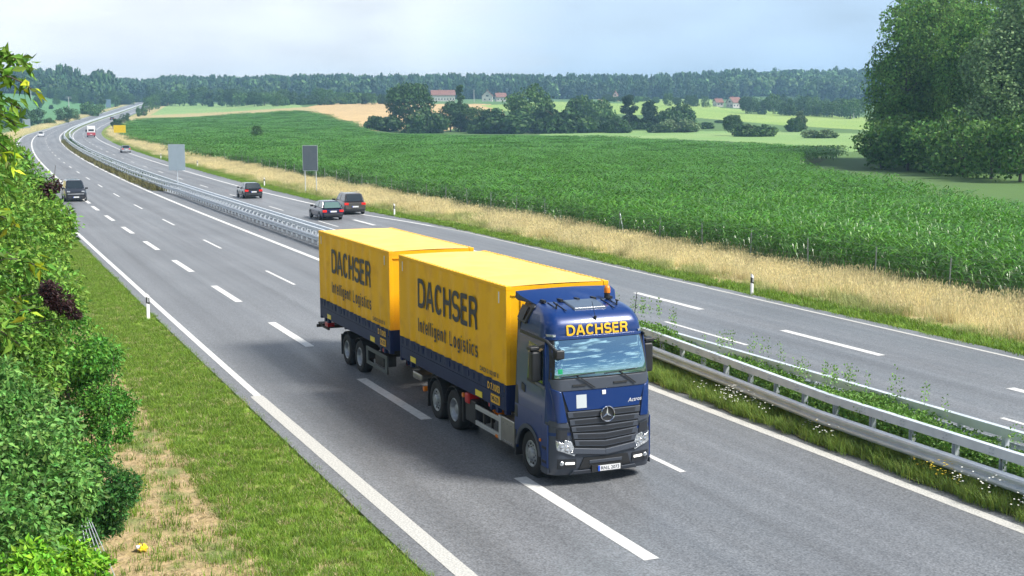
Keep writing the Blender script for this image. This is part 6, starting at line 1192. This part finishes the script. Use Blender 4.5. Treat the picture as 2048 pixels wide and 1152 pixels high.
# utility poles
def pole(px, py, top, label, arm=2.4, D=None):
    p, D = gp(px, py) if D is None else (unproj(px, py, D), D); h = (py-top)*D/CF; o = empty('utility_pole', tuple(p), CYAW+math.pi/2); tag(o, label, 'utility pole'); m = bpy.data.materials.get('concrete pole') or mat('concrete pole', (.5, .5, .48), .8)
    MB().tube((0, 0, -.5), (0, 0, h), .30, .20, n=8).build('pole', m, o); MB().box(-arm/2, arm/2, -.1, .1, h-1.0, h-.75).box(-arm*.35, arm*.35, -.1, .1, h-.2, h+.0).build('crossarm', m, o)
pole(138, 219, 194, 'pale utility pole with crossarm on the green slope at the left', 4.5); pole(1707, 237, 218, 'small pale pole before the far tree row at the right', 2.5); pole(948, 204, 180, 'thin pale mast beside the slim pointed tree of the copse', 1.2); pole(62, 196, 176, 'thin pale pole against the forest at the far left', 2)
# roadside delineators
M_DW = mat('white post', (.80, .80, .80), .4); M_DB = mat('black band', (.02, .02, .02), .5); M_DR = mat('reflector silver', (.55, .57, .6), .25, metal=.3)
def delineator(px, py, label, near=True):
    p, D = gp(px, py); o = empty('delineator_post', tuple(p), rdir(max(-p[0], 0))+random.uniform(-.06, .06)); tag(o, label, 'marker post', 'delineator posts along the verges')
    poly = [(-.055, -.05), (.055, -.05), (.0, .07)]; poly = [(-.05, -.06), (.05, -.06), (.02, .06), (-.02, .06)]
    h = 1.02; V = [(x, y, -.1) for x, y in poly]+[(x, y, h-(.10 if y > 0 else 0)) for x, y in poly]; MB().add(V, [(3, 2, 1, 0), (4, 5, 6, 7), (0, 1, 5, 4), (1, 2, 6, 5), (2, 3, 7, 6), (3, 0, 4, 7)]).build('post', M_DW, o)
    q = [(x*1.06, y*1.05) for x, y in poly]; V = [(x, y, .62+(-.0 if y < 0 else -.05)) for x, y in q]+[(x, y, .86+(0 if y < 0 else -.05)) for x, y in q]; MB().add(V, [(3, 2, 1, 0), (4, 5, 6, 7), (0, 1, 5, 4), (1, 2, 6, 5), (2, 3, 7, 6), (3, 0, 4, 7)]).build('band', M_DB, o); MB().box(.050, .062, -.03, .02, .66, .82).build('reflector', M_DR, o)
for px, py, lb in ((297, 638, 'white delineator post with black band on the near grass verge'), (1504, 594, 'white delineator post with black band in the far verge, right of the lorry cab'), (789, 433, 'white delineator post in the far verge above the trailer'), (529, 373, 'white delineator post in the far verge beyond the dark hatchback'), (682, 411, 'white delineator post half hidden behind the grey brown car'), (395, 334, 'small white delineator post just right of the grey median board'), (322, 318, 'tiny white delineator post in the far verge left of the grey median board'), (1998+260, 780, 'delineator post of the far verge beyond the right edge')): delineator(px, py, lb)
# wildlife fence between dry grass and maize
def fence():
    o = empty('wildlife_fence', tuple(rp(0, 20.6))); org = np.array(o.location); tag(o, 'thin wire fence on grey posts between the dry grass and the maize', 'fence'); pm = MB().tube((0, 0, -.2), (0, 0, 1.75), .028, n=8).mesh('post', mat('weathered post', (.24, .27, .27), .7)); s = -22.0; prev = None; w = MB(org)
    sp = [-on_road(px, 20.4, 1.0)*0+on_road(px, 20.4, 1.0) for px in (1898, 1747, 1616, 1503, 1405, 1318, 1240, 1165, 1090)]; sp = [sp[0]-10, sp[0]-5]+sp; 
    a = sp[-1]
    while a < 300: a += 5.2; sp.append(a)
    for q in sp:
        p = rp(q, 20.4); p[2] = float(H(p[0], p[1])); link('post', pm, o, tuple(p-org), (random.uniform(-.03, .03), random.uniform(-.03, .03), 0))
        if prev is not None and q < 120:
            for z in (.3, .6, .9, 1.2, 1.5, 1.8): w.tube(tuple(prev+[0, 0, z]), tuple(p+[0, 0, z]), .0025, n=3, cap=False)
        prev = p
    w.build('wire', M_ZINCD, o, fixn=False); s = on_road(1240, 20.4, 1.0); a = rp(s, 20.4); b = rp(s-.9, 20.3); MB(org).tube(tuple(a+[0, 0, 1.6]), tuple(b), .025, n=6).build('brace', M_ZINC, o)
fence()
def near_fence():
    o = empty('mesh_fence', (6, -9.2, 0)); org = np.array(o.location); tag(o, 'thin grey wire fence rising out of the shrubs at the bottom left', 'fence'); A = unproj(155, 1010, 19.5); B = unproj(186, 1160, 17.0); g = MB(org)
    for k in range(5): d = np.array([0, .05*k, -.03*k]); g.tube(tuple(A+d*.6), tuple(B+d*1.8), .006, n=4)
    g.build('wire', M_ZINC, o, fixn=False); MB(org).tube(tuple(A+[0, 0, .1]), (A[0], A[1], float(H(A[0], A[1]))-.1), .02, n=6).build('post', M_ZINC, o)
near_fence()
# litter
p, D = gp(285, 1102); o = empty('plastic_bag', tuple(p)); tag(o, 'crumpled yellow plastic bag lying on the dry bank', 'litter'); rr = random.Random(4); m = MB(); V = []; n = 10
for j in range(7):
    for i in range(n): a = 2*math.pi*i/n; b = math.pi*(j+.5)/7; q = .11*math.sin(b)*rr.uniform(.75, 1.25); V.append((q*math.cos(a)*1.3, q*math.sin(a)*.8, .06+.07*math.cos(b)*rr.uniform(.6, 1.3)))
m.add(V, [(j*n+i, j*n+(i+1) % n, (j+1)*n+(i+1) % n, (j+1)*n+i) for j in range(6) for i in range(n)]); m.build('bag', mat('yellow plastic', (.85, .62, .02), .3), o); MB().box(-.02, .07, -.12, -.03, .06, .12).build('bag_print', M_WHT, o, bevel=.02)
# ------------------------------------------------------------------ air
def haze():
    hz = MB(); hz.box(-2500, 140, -1400, 2100, -3.0, 96.0); m = bpy.data.materials.new('haze'); m.use_nodes = True; nt = m.node_tree; nt.nodes.remove(nt.nodes['Principled BSDF']); v = nt.nodes.new('ShaderNodeVolumePrincipled'); v.inputs['Color'].default_value = (.40, .70, 1.0, 1); v.inputs['Density'].default_value = HAZE; v.inputs['Anisotropy'].default_value = .1
    nt.links.new(v.outputs[0], nt.nodes['Material Output'].inputs['Volume']); o = hz.build('haze', m); tag(o, 'thin blue haze over the fields', kind='stuff')
HAZE = 0.00025
import os
if not os.environ.get('NOHAZE'): haze()
